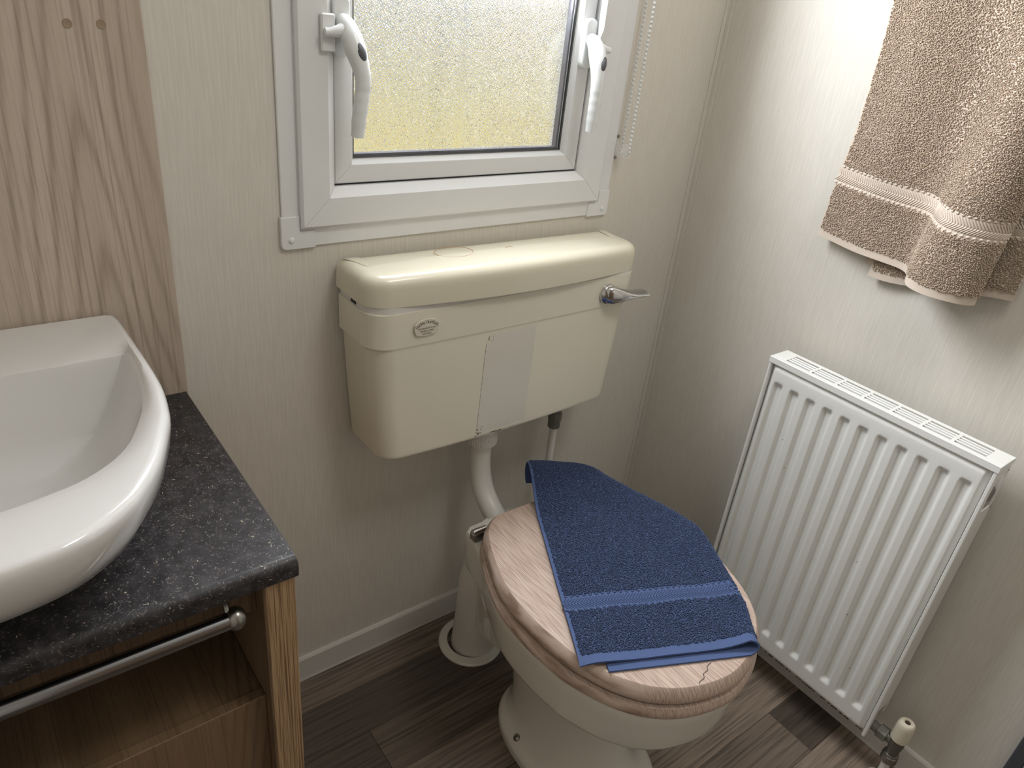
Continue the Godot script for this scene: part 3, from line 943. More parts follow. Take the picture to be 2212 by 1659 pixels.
	# cold water supply
	var su := thing("supply_pipe", "thin white water supply pipe with grey nut under the cistern", "pipe", Vector3(-0.337, 0.0, 0.054))
	part(su, "pipe", MB.new().tube([Vector3(0.004, 0.0, 0), Vector3(0.002, 0.25, 0), Vector3(0, 0.50, 0)], 0.0078, 16).mesh(60), M.pipe)
	part(su, "lock_nut", MB.new().lathe([Vector2(0.0085, 0.458), Vector2(0.0125, 0.460), Vector2(0.0125, 0.475), Vector2(0.0138, 0.477), Vector2(0.0138, 0.494), Vector2(0.011, 0.496)], Vector3.ZERO, Vector3.UP, 8).mesh(25), M.grey_plastic)
	part(su, "thread_stub", MB.new().lathe([Vector2(0.0105, 0.495), Vector2(0.0105, 0.541)], Vector3.ZERO, Vector3.UP, 16).mesh(40), M.grey_plastic)

# ---------------------------------------------------------------- radiator
func smooth(a: float, b: float, x: float) -> float:
	var t := clampf((x - a) / (b - a), 0.0, 1.0)
	return t * t * (3.0 - 2.0 * t)
func build_radiator() -> void:
	var r := thing("radiator", "white ribbed panel radiator with top grille on the right wall", "radiator", Vector3(-0.06, 0.089, 0.5295))
	var o := -Vector3(-0.06, 0.089, 0.5295)
	var z0 := 0.3295
	var z1 := 0.7295
	var y0 := 0.0888
	var y1 := 0.6932
	# ribbed front sheet
	var zs := []
	var a := z0 + 0.0075
	var b := z1 - 0.0085
	var nz := 300
	for i in nz + 1:
		zs.append(lerpf(a, b, i / float(nz)))
	var ys := []
	for y in [0.0905, 0.094, 0.098, 0.104, 0.112, 0.128, 0.131, 0.134, 0.137, 0.140, 0.143, 0.17, 0.25, 0.35, 0.45, 0.55, 0.62, 0.636, 0.639, 0.642, 0.645, 0.648, 0.651, 0.66, 0.668, 0.674, 0.678, 0.6805]:
		ys.append(y)
	var mb := MB.new()
	for y in ys:
		for z in zs:
			var g := 0.0
			for k in 11:
				var l := 0.3492 + 0.0337 * k
				if z > l - 0.004 and z < l + 0.026:
					g = smooth(l - 0.001, l + 0.0060, z) * (1.0 - smooth(l + 0.0145, l + 0.0215, z))
			var e := smooth(0.1285, 0.1415, y) * (1.0 - smooth(0.6385, 0.6510, y))
			var edge := (1.0 - smooth(a, a + 0.009, z)) + smooth(b - 0.009, b, z) + (1.0 - smooth(0.0905, 0.0985, y)) + smooth(0.6725, 0.6805, y)
			mb.vert(Vector3(-0.0845 + 0.0068 * g * e + 0.007 * minf(edge, 1.0), y, z))
	for j in ys.size() - 1:
		for i in nz:
			var k := j * (nz + 1) + i
			mb.quad(k, k + 1, k + nz + 2, k + nz + 1)
	if (mb.v[mb.f[1]] - mb.v[mb.f[0]]).cross(mb.v[mb.f[2]] - mb.v[mb.f[0]]).x > 0.0:
		mb.flip(0)
	var fr := part(r, "ribbed_front", mb.mesh(70), M.radiator, o)
	part(r, "water_panel", MB.new().box(Vector3(-0.0775, y0 + 0.002, z0 + 0.008), Vector3(-0.066, y1 - 0.014, z1 - 0.009), 0.001).mesh(), M.radiator, o)
	# convector fins behind
	var fin := MB.new()
	var zz := z0 + 0.02
	while zz < z1 - 0.02:
		fin.box(Vector3(-0.066, y0 + 0.05, zz), Vector3(-0.036, y1 - 0.06, zz + 0.0012))
		zz += 0.0125
	var fm := part(r, "convector_fins", fin.mesh(), M.rad_inner, o)
	fm.set_meta("kind", "stuff")
	part(r, "back_sheet", MB.new().box(Vector3(-0.036, y0 + 0.02, z0 + 0.01), Vector3(-0.0345, y1 - 0.02, z1 - 0.01)).mesh(), M.rad_inner, o)
	# wall brackets
	for zb in [z0 + 0.09, z1 - 0.09]:
		part(r, "wall_bracket", MB.new().box(Vector3(-0.0345, 0.18, zb - 0.015), Vector3(-0.0005, 0.58, zb + 0.015), 0.001).mesh(), M.rad_inner, o)
	# side covers
	part(r, "side_cover", MB.new().box(Vector3(-0.0862, y0 - 0.001, z0), Vector3(-0.033, y1 - 0.010, z0 + 0.0055), 0.0012).mesh(25), M.radiator, o)
	var sc := MB.new()
	sc.box(Vector3(-0.0862, y0 - 0.002, z1 - 0.006), Vector3(-0.0745, y1 - 0.010, z1), 0.0012)
	sc.box(Vector3(-0.0748, 0.150, z1 - 0.0035), Vector3(-0.0335, 0.605, z1 - 0.0005), 0.0006)
	sc.box(Vector3(-0.0748, y1 - 0.024, z1 - 0.0035), Vector3(-0.0335, y1 - 0.010, z1 - 0.0005), 0.0006)
	sc.box(Vector3(-0.0400, 0.600, z1 - 0.0035), Vector3(-0.0335, y1 - 0.02, z1 - 0.0005), 0.0006)
	sc.box(Vector3(-0.0400, y0 + 0.035, z1 - 0.0035), Vector3(-0.0335, 0.155, z1 - 0.0005), 0.0006)
	part(r, "side_cover", sc.mesh(25), M.radiator, o)
	part(r, "blanking_plug", MB.new().lathe([Vector2(0.0135, -0.02), Vector2(0.0135, -0.003), Vector2(0.011, -0.001), Vector2(0.006, -0.001)], Vector3(-0.058, 0.632, z1), Vector3.BACK, 12).mesh(25), M.grey_plastic, o, "grey blanking plug in the side")
	# top grille: rim plates, three long slats, six cross bars
	var g := part(r, "top_grille", MB.new().box(Vector3(-0.0872, y1 - 0.012, z0 - 0.0008), Vector3(-0.0856, y1, z1 + 0.0008), 0.0007).mesh(25), M.radiator, o)
	var ga := z0 + 0.026
	var gb := z1 - 0.026
	part(g, "front_edge", MB.new().box(Vector3(-0.0868, y1 - 0.0013, z0), Vector3(-0.0765, y1, z1), 0.0005).mesh(25), M.radiator)
	part(g, "back_edge", MB.new().box(Vector3(-0.0418, y1 - 0.0013, z0), Vector3(-0.033, y1, z1), 0.0005).mesh(25), M.radiator)
	part(g, "end_plate", MB.new().box(Vector3(-0.0765, y1 - 0.0013, z0), Vector3(-0.0418, y1, ga), 0.0004).box(Vector3(-0.0868, y1 - 0.010, z0 - 0.0006), Vector3(-0.033, y1, z0 + 0.001), 0.0005).mesh(25), M.radiator)
	part(g, "end_plate", MB.new().box(Vector3(-0.0765, y1 - 0.0013, gb), Vector3(-0.0418, y1, z1), 0.0004).box(Vector3(-0.0868, y1 - 0.010, z1 - 0.001), Vector3(-0.033, y1, z1 + 0.0006), 0.0005).mesh(25), M.radiator)
	for k in 3:
		var x := lerpf(-0.0765, -0.0418, (k + 1) / 4.0)
		part(g, "slat", MB.new().box(Vector3(x - 0.0017, y1 - 0.0045, ga), Vector3(x + 0.0017, y1, gb), 0.0006).mesh(25), M.radiator)
	for k in 6:
		var z := lerpf(ga, gb, (k + 1) / 7.0)
		part(g, "cross_bar", MB.new().box(Vector3(-0.0768, y1 - 0.0012, z - 0.0026), Vector3(-0.0415, y1 + 0.0001, z + 0.0026), 0.0004).mesh(25), M.radiator)
	# rust along the lower edge
	var rng := RandomNumberGenerator.new()
	rng.seed = 3
	var ru := MB.new()
	for i in 80:
		var z := rng.randf_range(z0 + 0.03, z1 - 0.012)
		ru.ball(Vector3(-0.0786 - rng.randf() * 0.001, 0.0905 + rng.randf() * 0.0012, z), Vector3(0.0012, rng.randf_range(0.0005, 0.0016), rng.randf_range(0.001, 0.005)), 6, 4)
	for p in [[0.2, 0.66], [0.30, 0.62], [0.41, 0.60], [0.55, 0.40], [0.50, 0.42]]:
		ru.ball(Vector3(-0.0845, p[0], p[1]), Vector3(0.0005, 0.0012, 0.0010), 6, 4)
	var rs := part(r, "rust_spots", ru.mesh(), M.rust, o)
	rs.set_meta("kind", "stuff")
	# valve
	var va := thing("radiator_valve", "grey radiator valve with a cream cap at the radiator's lower corner", "valve", Vector3(-0.062, 0.0, 0.774))
	part(va, "cap", MB.new().lathe([Vector2(0.0150, 0.118), Vector2(0.0158, 0.1195), Vector2(0.0152, 0.150), Vector2(0.0142, 0.1585), Vector2(0.0115, 0.1615), Vector2(0.0055, 0.1618), Vector2(0.005, 0.1595), Vector2(0.002, 0.159)], Vector3.ZERO, Vector3.UP, 28).mesh(40), mat(c8(214, 206, 186), 0.4))
	part(va, "cap_stud", MB.new().lathe([Vector2(0.0048, 0.1590), Vector2(0.0042, 0.1612), Vector2(0.0022, 0.1604)], Vector3.ZERO, Vector3.UP, 14).mesh(), M.grime)
	part(va, "valve_body", MB.new().lathe([Vector2(0.0095, 0.078), Vector2(0.0108, 0.090), Vector2(0.0130, 0.104), Vector2(0.0125, 0.117)], Vector3.ZERO, Vector3.UP, 20).lathe([Vector2(0.0095, 0.0), Vector2(0.0095, 0.022)], Vector3(0, 0.104, 0), Vector3.FORWARD, 16).mesh(40), M.brass)
	part(va, "union_nut", MB.new().lathe([Vector2(0.0125, 0.017), Vector2(0.0140, 0.018), Vector2(0.0140, 0.034), Vector2(0.0120, 0.035)], Vector3(0, 0.104, 0), Vector3.FORWARD, 6).lathe([Vector2(0.0095, 0.034), Vector2(0.0095, 0.049)], Vector3(0, 0.104, 0), Vector3.FORWARD, 14).mesh(25), M.grey_plastic)
	part(va, "compression_nut", MB.new().lathe([Vector2(0.0115, 0.058), Vector2(0.0145, 0.0595), Vector2(0.0145, 0.0735), Vector2(0.0132, 0.0755), Vector2(0.0132, 0.079), Vector2(0.010, 0.080)], Vector3.ZERO, Vector3.UP, 20).mesh(30), M.dull_chrome)
	part(va, "tail_pipe", MB.new().tube([Vector3(0, 0.0, 0), Vector3(0, 0.03, 0), Vector3(0, 0.062, 0)], 0.0078, 16).mesh(60), M.pipe)
	part(va, "pipe_cover", MB.new().lathe([Vector2(0.0085, 0.0), Vector2(0.022, 0.0), Vector2(0.0215, 0.003), Vector2(0.0085, 0.006)], Vector3.ZERO, Vector3.UP, 24, false, false).mesh(30), M.pipe)

# ---------------------------------------------------------------- vanity
func build_vanity() -> void:
	var w := thing("worktop", "black speckled stone-effect worktop under the white basin", "worktop", Vector3(-1.316, 0.672, 0.2))
	var prof := [Vector2(0.0028, 0.6585), Vector2(0.393, 0.6585), Vector2(0.397, 0.6595), Vector2(0.3995, 0.6625)]
	for k in 7:
		var q := PI / 2 * k / 6.0
		prof.append(Vector2(0.3890 + cos(q) * 0.0110, 0.6740 + sin(q) * 0.0110))
	prof.append(Vector2(0.0028, 0.685))
	var r0 := []
	var r1 := []
	var r2 := []
	for p in prof:
		r0.append(Vector3(-1.62, p.y, p.x) - w.position)
		r1.append(Vector3(-1.0125, p.y, p.x) - w.position)
	part(w, "slab", MB.new().loft([r0, r1]).mesh(30), M.granite)
	part(w, "edging", MB.new().loft([shift(r1, Vector3(0.0001, 0, 0)), shift(r1, Vector3(0.0011, 0, 0))]).mesh(30), mat(c8(58, 54, 52), 0.5))
	var c := thing("vanity_cabinet", "brown wood basin cabinet with open shelf and thick plywood end", "cabinet", Vector3(-1.316, 0, 0.2))
	var o := -Vector3(-1.316, 0, 0.2)
	part(c, "plywood_end", MB.new().box(Vector3(-1.0465, 0.0, 0.003), Vector3(-1.0145, 0.6585, 0.3955), 0.0008).mesh(20), M.ply, o, "thick plywood end panel with layered edge")
	part(c, "inner_lining", MB.new().box(Vector3(-1.0488, 0.0, 0.003), Vector3(-1.0466, 0.6585, 0.3945)).mesh(), M.cab_wood, o)
	part(c, "side_panel", MB.new().box(Vector3(-1.62, 0.0, 0.003), Vector3(-1.602, 0.6585, 0.393)).mesh(), M.cab_wood, o)
	part(c, "back_panel", MB.new().box(Vector3(-1.602, 0.0, 0.004), Vector3(-1.0488, 0.6585, 0.010)).mesh(), M.cab_wood, o)
	part(c, "top_rail", MB.new().box(Vector3(-1.602, 0.606, 0.352), Vector3(-1.0488, 0.6585, 0.370), 0.001).mesh(), M.cab_wood, o)
	part(c, "shelf", MB.new().box(Vector3(-1.602, 0.455, 0.010), Vector3(-1.0488, 0.471, 0.362), 0.001).mesh(), M.cab_wood, o)
	part(c, "fascia", MB.new().box(Vector3(-1.602, 0.06, 0.362), Vector3(-1.0488, 0.4745, 0.376), 0.001).mesh(), M.cab_wood, o)
	var tr := thing("towel_rail", "tarnished chrome towel rail fixed under the speckled worktop", "towel rail", Vector3(-1.29, 0.629, 0.392))
	part(tr, "tube", MB.new().tube([Vector3(-0.22, 0, 0), Vector3(0.0, 0, 0), Vector3(0.206, 0, 0)], 0.0095, 20).mesh(60), M.rail_chrome)
	for sx in [-0.222, 0.208]:
		part(tr, "end_ball", MB.new().ball(Vector3(sx + 0.004 * signf(sx), 0, 0), Vector3(0.0115, 0.0128, 0.0128), 20, 12).mesh(60), M.dull_chrome)
		part(tr, "bracket_arm", MB.new().tube([Vector3(sx - 0.002 * signf(sx), 0.008, -0.004), Vector3(sx - 0.002 * signf(sx), 0.016, -0.012), Vector3(sx - 0.002 * signf(sx), 0.018, -0.022)], [0.0030, 0.0036, 0.0052], 12).mesh(60), M.dull_chrome)
	for p in [["waste_pipe", "white plastic waste pipe standing inside the open basin cabinet", -1.245, 0.20, 0.0105], ["waste_pipe", "second white waste pipe inside the cabinet, farther from the plywood end", -1.300, 0.22, 0.0155]]:
		var wp := thing(p[0], p[1], "pipe", Vector3(p[2], 0.471, p[3]))
		part(wp, "pipe", MB.new().tube([Vector3(0, 0, 0), Vector3(0, 0.09, 0), Vector3(0, 0.186, 0)], p[4], 16).mesh(60), M.pipe)
	# basin
	var bx := -1.305
	var bs := thing("wash_basin", "white ceramic wash basin with curved front standing on the worktop", "basin", Vector3(bx, 0.685, 0.2))
	var bo := -Vector3(bx, 0.685, 0.2)
	var ctr := Vector2(bx, 0.215)
	var n := 144
	var outer := polar(d_outline([[0.0035, 0.0], [0.0035, 0.205], [0.0045, 0.216], [0.010, 0.2215], [0.04, 0.2232], [0.084, 0.2240], [0.130, 0.2250], [0.171, 0.2252], [0.218, 0.2238], [0.268, 0.2165], [0.29, 0.2105], [0.3476, 0.1885], [0.39, 0.1640], [0.41, 0.1475], [0.4336, 0.117], [0.445, 0.086], [0.4510, 0.045], [0.4525, 0.0]], bx), ctr, n)
	var inner := polar(d_outline([[0.108, 0.0], [0.108, 0.19], [0.111, 0.203], [0.119, 0.2085], [0.169, 0.2070], [0.222, 0.2000], [0.258, 0.1895], [0.306, 0.1660], [0.335, 0.1340], [0.350, 0.095], [0.358, 0.050], [0.360, 0.0]], bx), ctr, n)
	var base := polar(d_outline([[0.02, 0.0], [0.02, 0.17], [0.03, 0.185], [0.15, 0.190], [0.206, 0.184], [0.263, 0.142], [0.30, 0.101], [0.32, 0.067], [0.328, 0.0]], bx), ctr, n)
	var rings := []
	for l in [[0.685, 1.0], [0.690, 0.985], [0.697, 0.90], [0.710, 0.70], [0.730, 0.42], [0.755, 0.19], [0.780, 0.06], [0.800, 0.01], [0.8105, 0.0]]:
		var ring := []
		for k in n:
			var p: Vector2 = outer[k].lerp(base[k], l[1])
			ring.append(Vector3(p.x, l[0], p.y) + bo)
		rings.append(ring)
	# rolled rim, then the dished inside
	for l in [[0.8160, 0.0018], [0.8192, 0.0052], [0.8202, 0.0095]]:
		var ring := []
		for p in MB.inset(outer, l[1]):
			ring.append(Vector3(p.x, l[0], p.y) + bo)
		rings.append(ring)
	var ins := MB.inset(outer, 0.0095)
	for l in [[0.35, 0.8178], [0.7, 0.8135], [0.93, 0.8098], [1.0, 0.8078]]:
		var ring := []
		for k in n:
			var p: Vector2 = ins[k].lerp(inner[k], l[0])
			ring.append(Vector3(p.x, l[1], p.y) + bo)
		rings.append(ring)
	var cc := Vector2(bx, 0.232)
	for l in [[0.985, 0.800], [0.93, 0.773], [0.87, 0.752], [0.78, 0.729], [0.66, 0.711], [0.5, 0.699], [0.3, 0.6925], [0.1, 0.6905]]:
		var ring := []
		for k in n:
			var p: Vector2 = cc + (inner[k] - cc) * l[0]
			ring.append(Vector3(p.x, l[1], p.y) + bo)
		rings.append(ring)
	part(bs, "bowl", MB.new().loft(rings).mesh(50), M.basin)
	part(bs, "waste_ring", MB.new().lathe([Vector2(0.019, 0.0), Vector2(0.021, 0.002), Vector2(0.015, 0.003), Vector2(0.012, 0.0)], Vector3(bx, 0.6905, 0.232) + bo, Vector3.UP, 24).mesh(), M.chrome)
func shift(r: Array, d: Vector3) -> Array:
	var o := []
	for p in r:
		o.append(p + d)
	return o

# ---------------------------------------------------------------- towels
# grid[j][i] of centre points; returns a closed sheet of the given thickness and the normals
func grid_normals(g: Array) -> Array:
	var nj := g.size()
	var ni: int = g[0].size()
	var ns := []
	for j in nj:
		var row := []
		for i in ni:
			var a: Vector3 = g[j][mini(i + 1, ni - 1)] - g[j][maxi(i - 1, 0)]
			var b: Vector3 = g[mini(j + 1, nj - 1)][i] - g[maxi(j - 1, 0)][i]
			row.append(a.cross(b).normalized())
		ns.append(row)
	return ns
func sheet(g: Array, ns: Array, th: float) -> ArrayMesh:
	var nj := g.size()
	var ni: int = g[0].size()
	var mb := MB.new()
	for s in [0.5, -0.5]:
		for j in nj:
			for i in ni:
				mb.vert(g[j][i] + ns[j][i] * th * s)
	var k := nj * ni
	for j in nj - 1:
		for i in ni - 1:
			var p := j * ni + i
			mb.quad(p, p + 1, p + ni + 1, p + ni)
			mb.quad(k + p, k + p + ni, k + p + ni + 1, k + p + 1)
	for j in nj - 1:
		for i in [0, ni - 1]:
			var p: int = j * ni + i
			if i == 0:
				mb.quad(p, p + ni, k + p + ni, k + p)
			else:
				mb.quad(p, k + p, k + p + ni, p + ni)
	for i in ni - 1:
		for j in [0, nj - 1]:
			var p: int = j * ni + i
			if j == 0:
				mb.quad(p, k + p, k + p + 1, p + 1)
			else:
				mb.quad(p, p + 1, k + p + 1, k + p)
	return mb.mesh(50)
func lerp_grid(g: Array, u: float, w: float) -> Vector3:
	# u along i, w along j, both in cells
	var i := clampi(int(u), 0, g[0].size() - 2)
	var j := clampi(int(w), 0, g.size() - 2)
	var a: Vector3 = g[j][i].lerp(g[j][i + 1], u - i)
	var b: Vector3 = g[j + 1][i].lerp(g[j + 1][i + 1], u - i)
	return a.lerp(b, w - j)
func loop_mesh() -> ArrayMesh:
	var mb := MB.new()
	var p := []
	for k in 6:
		var q := PI * k / 5.0
		p.append(Vector3(cos(q) * 0.0008, -0.0006 + sin(q) * 0.0026, 0.00035 * sin(q * 2.0)))
	mb.tube(p, 0.00058, 5, false)
	return mb.mesh(80)
func rod_mesh(l: float, r: float) -> ArrayMesh:
	return MB.new().tube([Vector3(-l / 2, 0, 0), Vector3(-l / 2 + r, 0, 0), Vector3(l / 2 - r, 0, 0), Vector3(l / 2, 0, 0)], [r * 0.4, r, r, r * 0.4], 6).mesh(80)
func scatter(parent: Node3D, called: String, mesh: Mesh, m: Material, xfs: Array, cols: Array) -> void:
	var mm := MultiMesh.new()
	mm.transform_format = MultiMesh.TRANSFORM_3D
	mm.use_colors = true
	mm.mesh = mesh
	mm.instance_count = xfs.size()
	for i in xfs.size():
		mm.set_instance_transform(i, xfs[i])
		mm.set_instance_color(i, cols[i])
	var o := MultiMeshInstance3D.new()
	o.name = called
	o.multimesh = mm
	o.material_override = m
	o.set_meta("kind", "stuff")
	parent.add_child(o, true)
# terry loops, hem, herringbone band on one face of a towel sheet.
# sl(i), tl(j): cloth coordinates in metres of grid lines; face +1 / -1
func dress(parent: Node3D, g: Array, ns: Array, sl: Array, tl: Array, th: float, face: float, tone: Color, spread: float, pile: Material, cloth: Material, sd: int, step: float, band: Array, hem: float, s_from: float, s_to: float, selvedge: float, chevron: float) -> void:
	var rng := RandomNumberGenerator.new()
	rng.seed = sd
	var xfs := []
	var cols := []
	var lin := tone.srgb_to_linear()
	var s := s_from
	while s < s_to:
		var t: float = tl[0]
		while t < tl[-1]:
			var ss := s + rng.randf_range(-0.5, 0.5) * step
			var tt := t + rng.randf_range(-0.5, 0.5) * step
			t += step
			if tt < hem or tt > tl[-1] - 0.002 or (tt > band[0] and tt < band[1]) or ss < s_from + selvedge or ss > s_to - 0.001:
				continue
			var u := cell(sl, ss)
			var w := cell(tl, tt)
			var n := lerp_grid(ns, u, w).normalized() * face
			var p := lerp_grid(g, u, w) + n * th * 0.5
			var tilt := Vector3(rng.randf_range(-1, 1), rng.randf_range(-1, 1), rng.randf_range(-1, 1)) * 0.45
			var y := (n + tilt).normalized()
			var x := y.cross(Vector3(rng.randf_range(-1, 1), rng.randf_range(-1, 1), rng.randf_range(-1, 1))).normalized()
			var k := rng.randf_range(0.8, 1.2)
			xfs.append(Transform3D(Basis(x * k, y * k, x.cross(y) * k), p))
			var q := 1.0 + rng.randf_range(-spread, spread)
			cols.append(Color(lin.r * q, lin.g * q, lin.b * q))
		s += step
	scatter(parent, "terry_pile", loop_mesh(), pile, xfs, cols)
	# herringbone ribs and two rows of knots
	var rx := []
	var rc := []
	var kx := []
	var kc := []
	var mid: float = (band[0] + band[1]) / 2.0
	var knot := 0
	var half: float = (band[1] - band[0]) / 2.0 - 0.005
	s = s_from + selvedge * 0.5
	while s < s_to - 0.002:
		for sgn in [-1.0, 1.0]:
			var u := cell(sl, s)
			var w := cell(tl, mid + sgn * half * 0.5)
			var n := lerp_grid(ns, u, w).normalized() * face
			var p := lerp_grid(g, u, w) + n * (th * 0.5 + 0.0001)
			var ds := (lerp_grid(g, u + 0.2, w) - lerp_grid(g, u - 0.2, w)).normalized()
			var dt := (lerp_grid(g, u, w + 0.2) - lerp_grid(g, u, w - 0.2)).normalized()
			var x: Vector3 = (ds * 0.66 * chevron + dt * sgn * 0.75).normalized()
			rx.append(Transform3D(Basis(x, n, x.cross(n)), p))
			rc.append(Color.WHITE)
			knot += 1
			if (knot / 2) % 2 != 0:
				pass
			else:
				var w2 := cell(tl, mid + sgn * (half + 0.0030))
				var n2 := lerp_grid(ns, u, w2).normalized() * face
				kx.append(Transform3D(Basis(ds * 0.9, n2, dt), lerp_grid(g, u, w2) + n2 * (th * 0.5 + 0.0002)))
				kc.append(Color.WHITE)
		s += 0.0044
	scatter(parent, "herringbone_rib", rod_mesh(half * 1.28, 0.00115), cloth, rx, rc)
	scatter(parent, "edge_knot", MB.new().ball(Vector3.ZERO, Vector3(0.0030, 0.0019, 0.0021), 8, 6).mesh(80), cloth, kx, kc)
func cell(l: Array, x: float) -> float:
	for i in l.size() - 1:
		if x <= l[i + 1]:
			return i + clampf((x - l[i]) / (l[i + 1] - l[i]), 0.0, 1.0)
	return l.size() - 1.0
func build_blue_towel() -> void:
	var O := Vector2(-0.6824, 0.5273)
	var es := Vector2(0.9116, 0.4108)
	var et := Vector2(0.4698, -0.8828)
	var W := 0.256
	var lid := polar(d_outline(SEAT, TX), Vector2(TX, 0.42), 180)
	var root := Vector3(-0.52, 0.44, 0.40)
	var t := thing("blue_towel", "navy blue terry hand towel folded in half on the toilet lid", "towel", root)
	var sp := []
	var nu := 26
	for i in nu + 1:
		sp.append([W * i / nu * 0.985, 0])
	for k in range(1, 6):
		sp.append([W * 0.985, k])
	for i in range(nu, 3, -1):
		sp.append([W * i / nu * 0.985, 6])
	var tl := []
	var nt := 64
	for j in nt + 1:
		tl.append(0.488 * j / nt)
	var g := []
	for j in nt + 1:
		var row := []
		for e in sp:
			var s: float = e[0]
			var low: float = e[1] / 6.0
			var tt: float = lerpf(tl[j], -0.0115 + (0.36 + 0.0115) * j / nt, low)
			row.append(blue_point(s, tt, low, O, es, et, W, lid) - root)
		g.append(row)
	var ns := grid_normals(g)
	# top face must look up
	var face := 1.0 if ns[nt / 3][nu / 2].y > 0.0 else -1.0
	part(t, "cloth", sheet(g, ns, 0.003), M.blue_cloth)
	var top := []
	var topn := []
	var sl := []
	for i in nu + 1:
		sl.append(W * i / nu * 0.985)
	var arc := sl.duplicate()
	for k in range(1, 4):
		arc.append(sl[-1] + 0.0045 * k)
	for j in nt + 1:
		top.append(g[j].slice(0, nu + 4))
		topn.append(ns[j].slice(0, nu + 4))
	dress(t, top, topn, arc, tl, 0.003, face, c8(66, 80, 112), 0.3, M.blue_pile, M.blue_pile_band, 5, 0.0019, [0.0935, 0.1245], 0.0145, 0.0, arc[-1], 0.0045, 1.0)
func blue_point(s: float, t: float, low: float, O: Vector2, es: Vector2, et: Vector2, W: float, lid: Array) -> Vector3:
	var t0 := 0.424 - 0.02 * smooth(0.0, 0.25, s)
	s *= 1.0 + 0.098 * smooth(0.0, 0.10, t)
	W *= 1.0 + 0.098 * smooth(0.0, 0.10, t)
	var tb := minf(t, t0)
	var up := 0.0
	# fold loop at the right edge, opening towards the hem
	var open := exp(-pow(maxf(t, 0.0) / 0.07, 2.0))
	var rf := 0.0050 + 0.0085 * open
	var fold := maxf(0.0, s - (W - 0.05)) / 0.05
	var h := 0.4420 + 0.0052 + 0.0008 * sin(s * 60.0 + t * 31.0)
	h += (0.0016 + 0.0105 * open) * fold * fold
	var sx := s
	if low > 0.0:
		var q := PI * low
		sx = s + sin(q) * rf
		var hb := 0.4420
		var topv := h
		h = lerpf(topv, hb, (1.0 - cos(q)) / 2.0)
		if low >= 1.0:
			h = hb
			sx = s
	else:
		# gentle wave of the upper layer
		h += 0.0012 * sin(s * 38.0) * sin(t * 22.0 + 0.7)
	var hump := smooth(0.30, 0.42, t) * (1.0 - smooth(0.0, 0.27, s)) * 0.034
	h += hump * (1.0 - low)
	var p := O + es * sx + et * tb
	# drape over the edge of the lid
	var c := Vector2(TX, 0.42)
	var d := p - c
	var q := fposmod(d.angle(), TAU) / TAU * lid.size()
	var r: float = lerpf((lid[int(q) % lid.size()] - c).length(), (lid[(int(q) + 1) % lid.size()] - c).length(), q - floorf(q)) + 0.004
	var over := d.length() - r
	if over > 0.0:
		var R := 0.035
		var a := minf(over / R, 1.05)
		var hor := R * sin(a) + (over - R * a) * cos(a)
		var ver := R * (1.0 - cos(a)) + (over - R * a) * sin(a)
		var soft := 1.0 - 0.85 * smooth(0.25, 0.37, t) * (1.0 - smooth(0.03, 0.16, s))
		p -= d.normalized() * (over - hor) * soft
		h -= ver * soft
	var pos := Vector3(p.x, h, p.y)
	if t > t0:
		var R2 := 0.0205
		var a2 := (t - t0) / R2
		pos += Vector3(et.x, 0, et.y) * (R2 * sin(a2)) + Vector3.UP * (R2 * (cos(a2) - 1.0))
	return pos
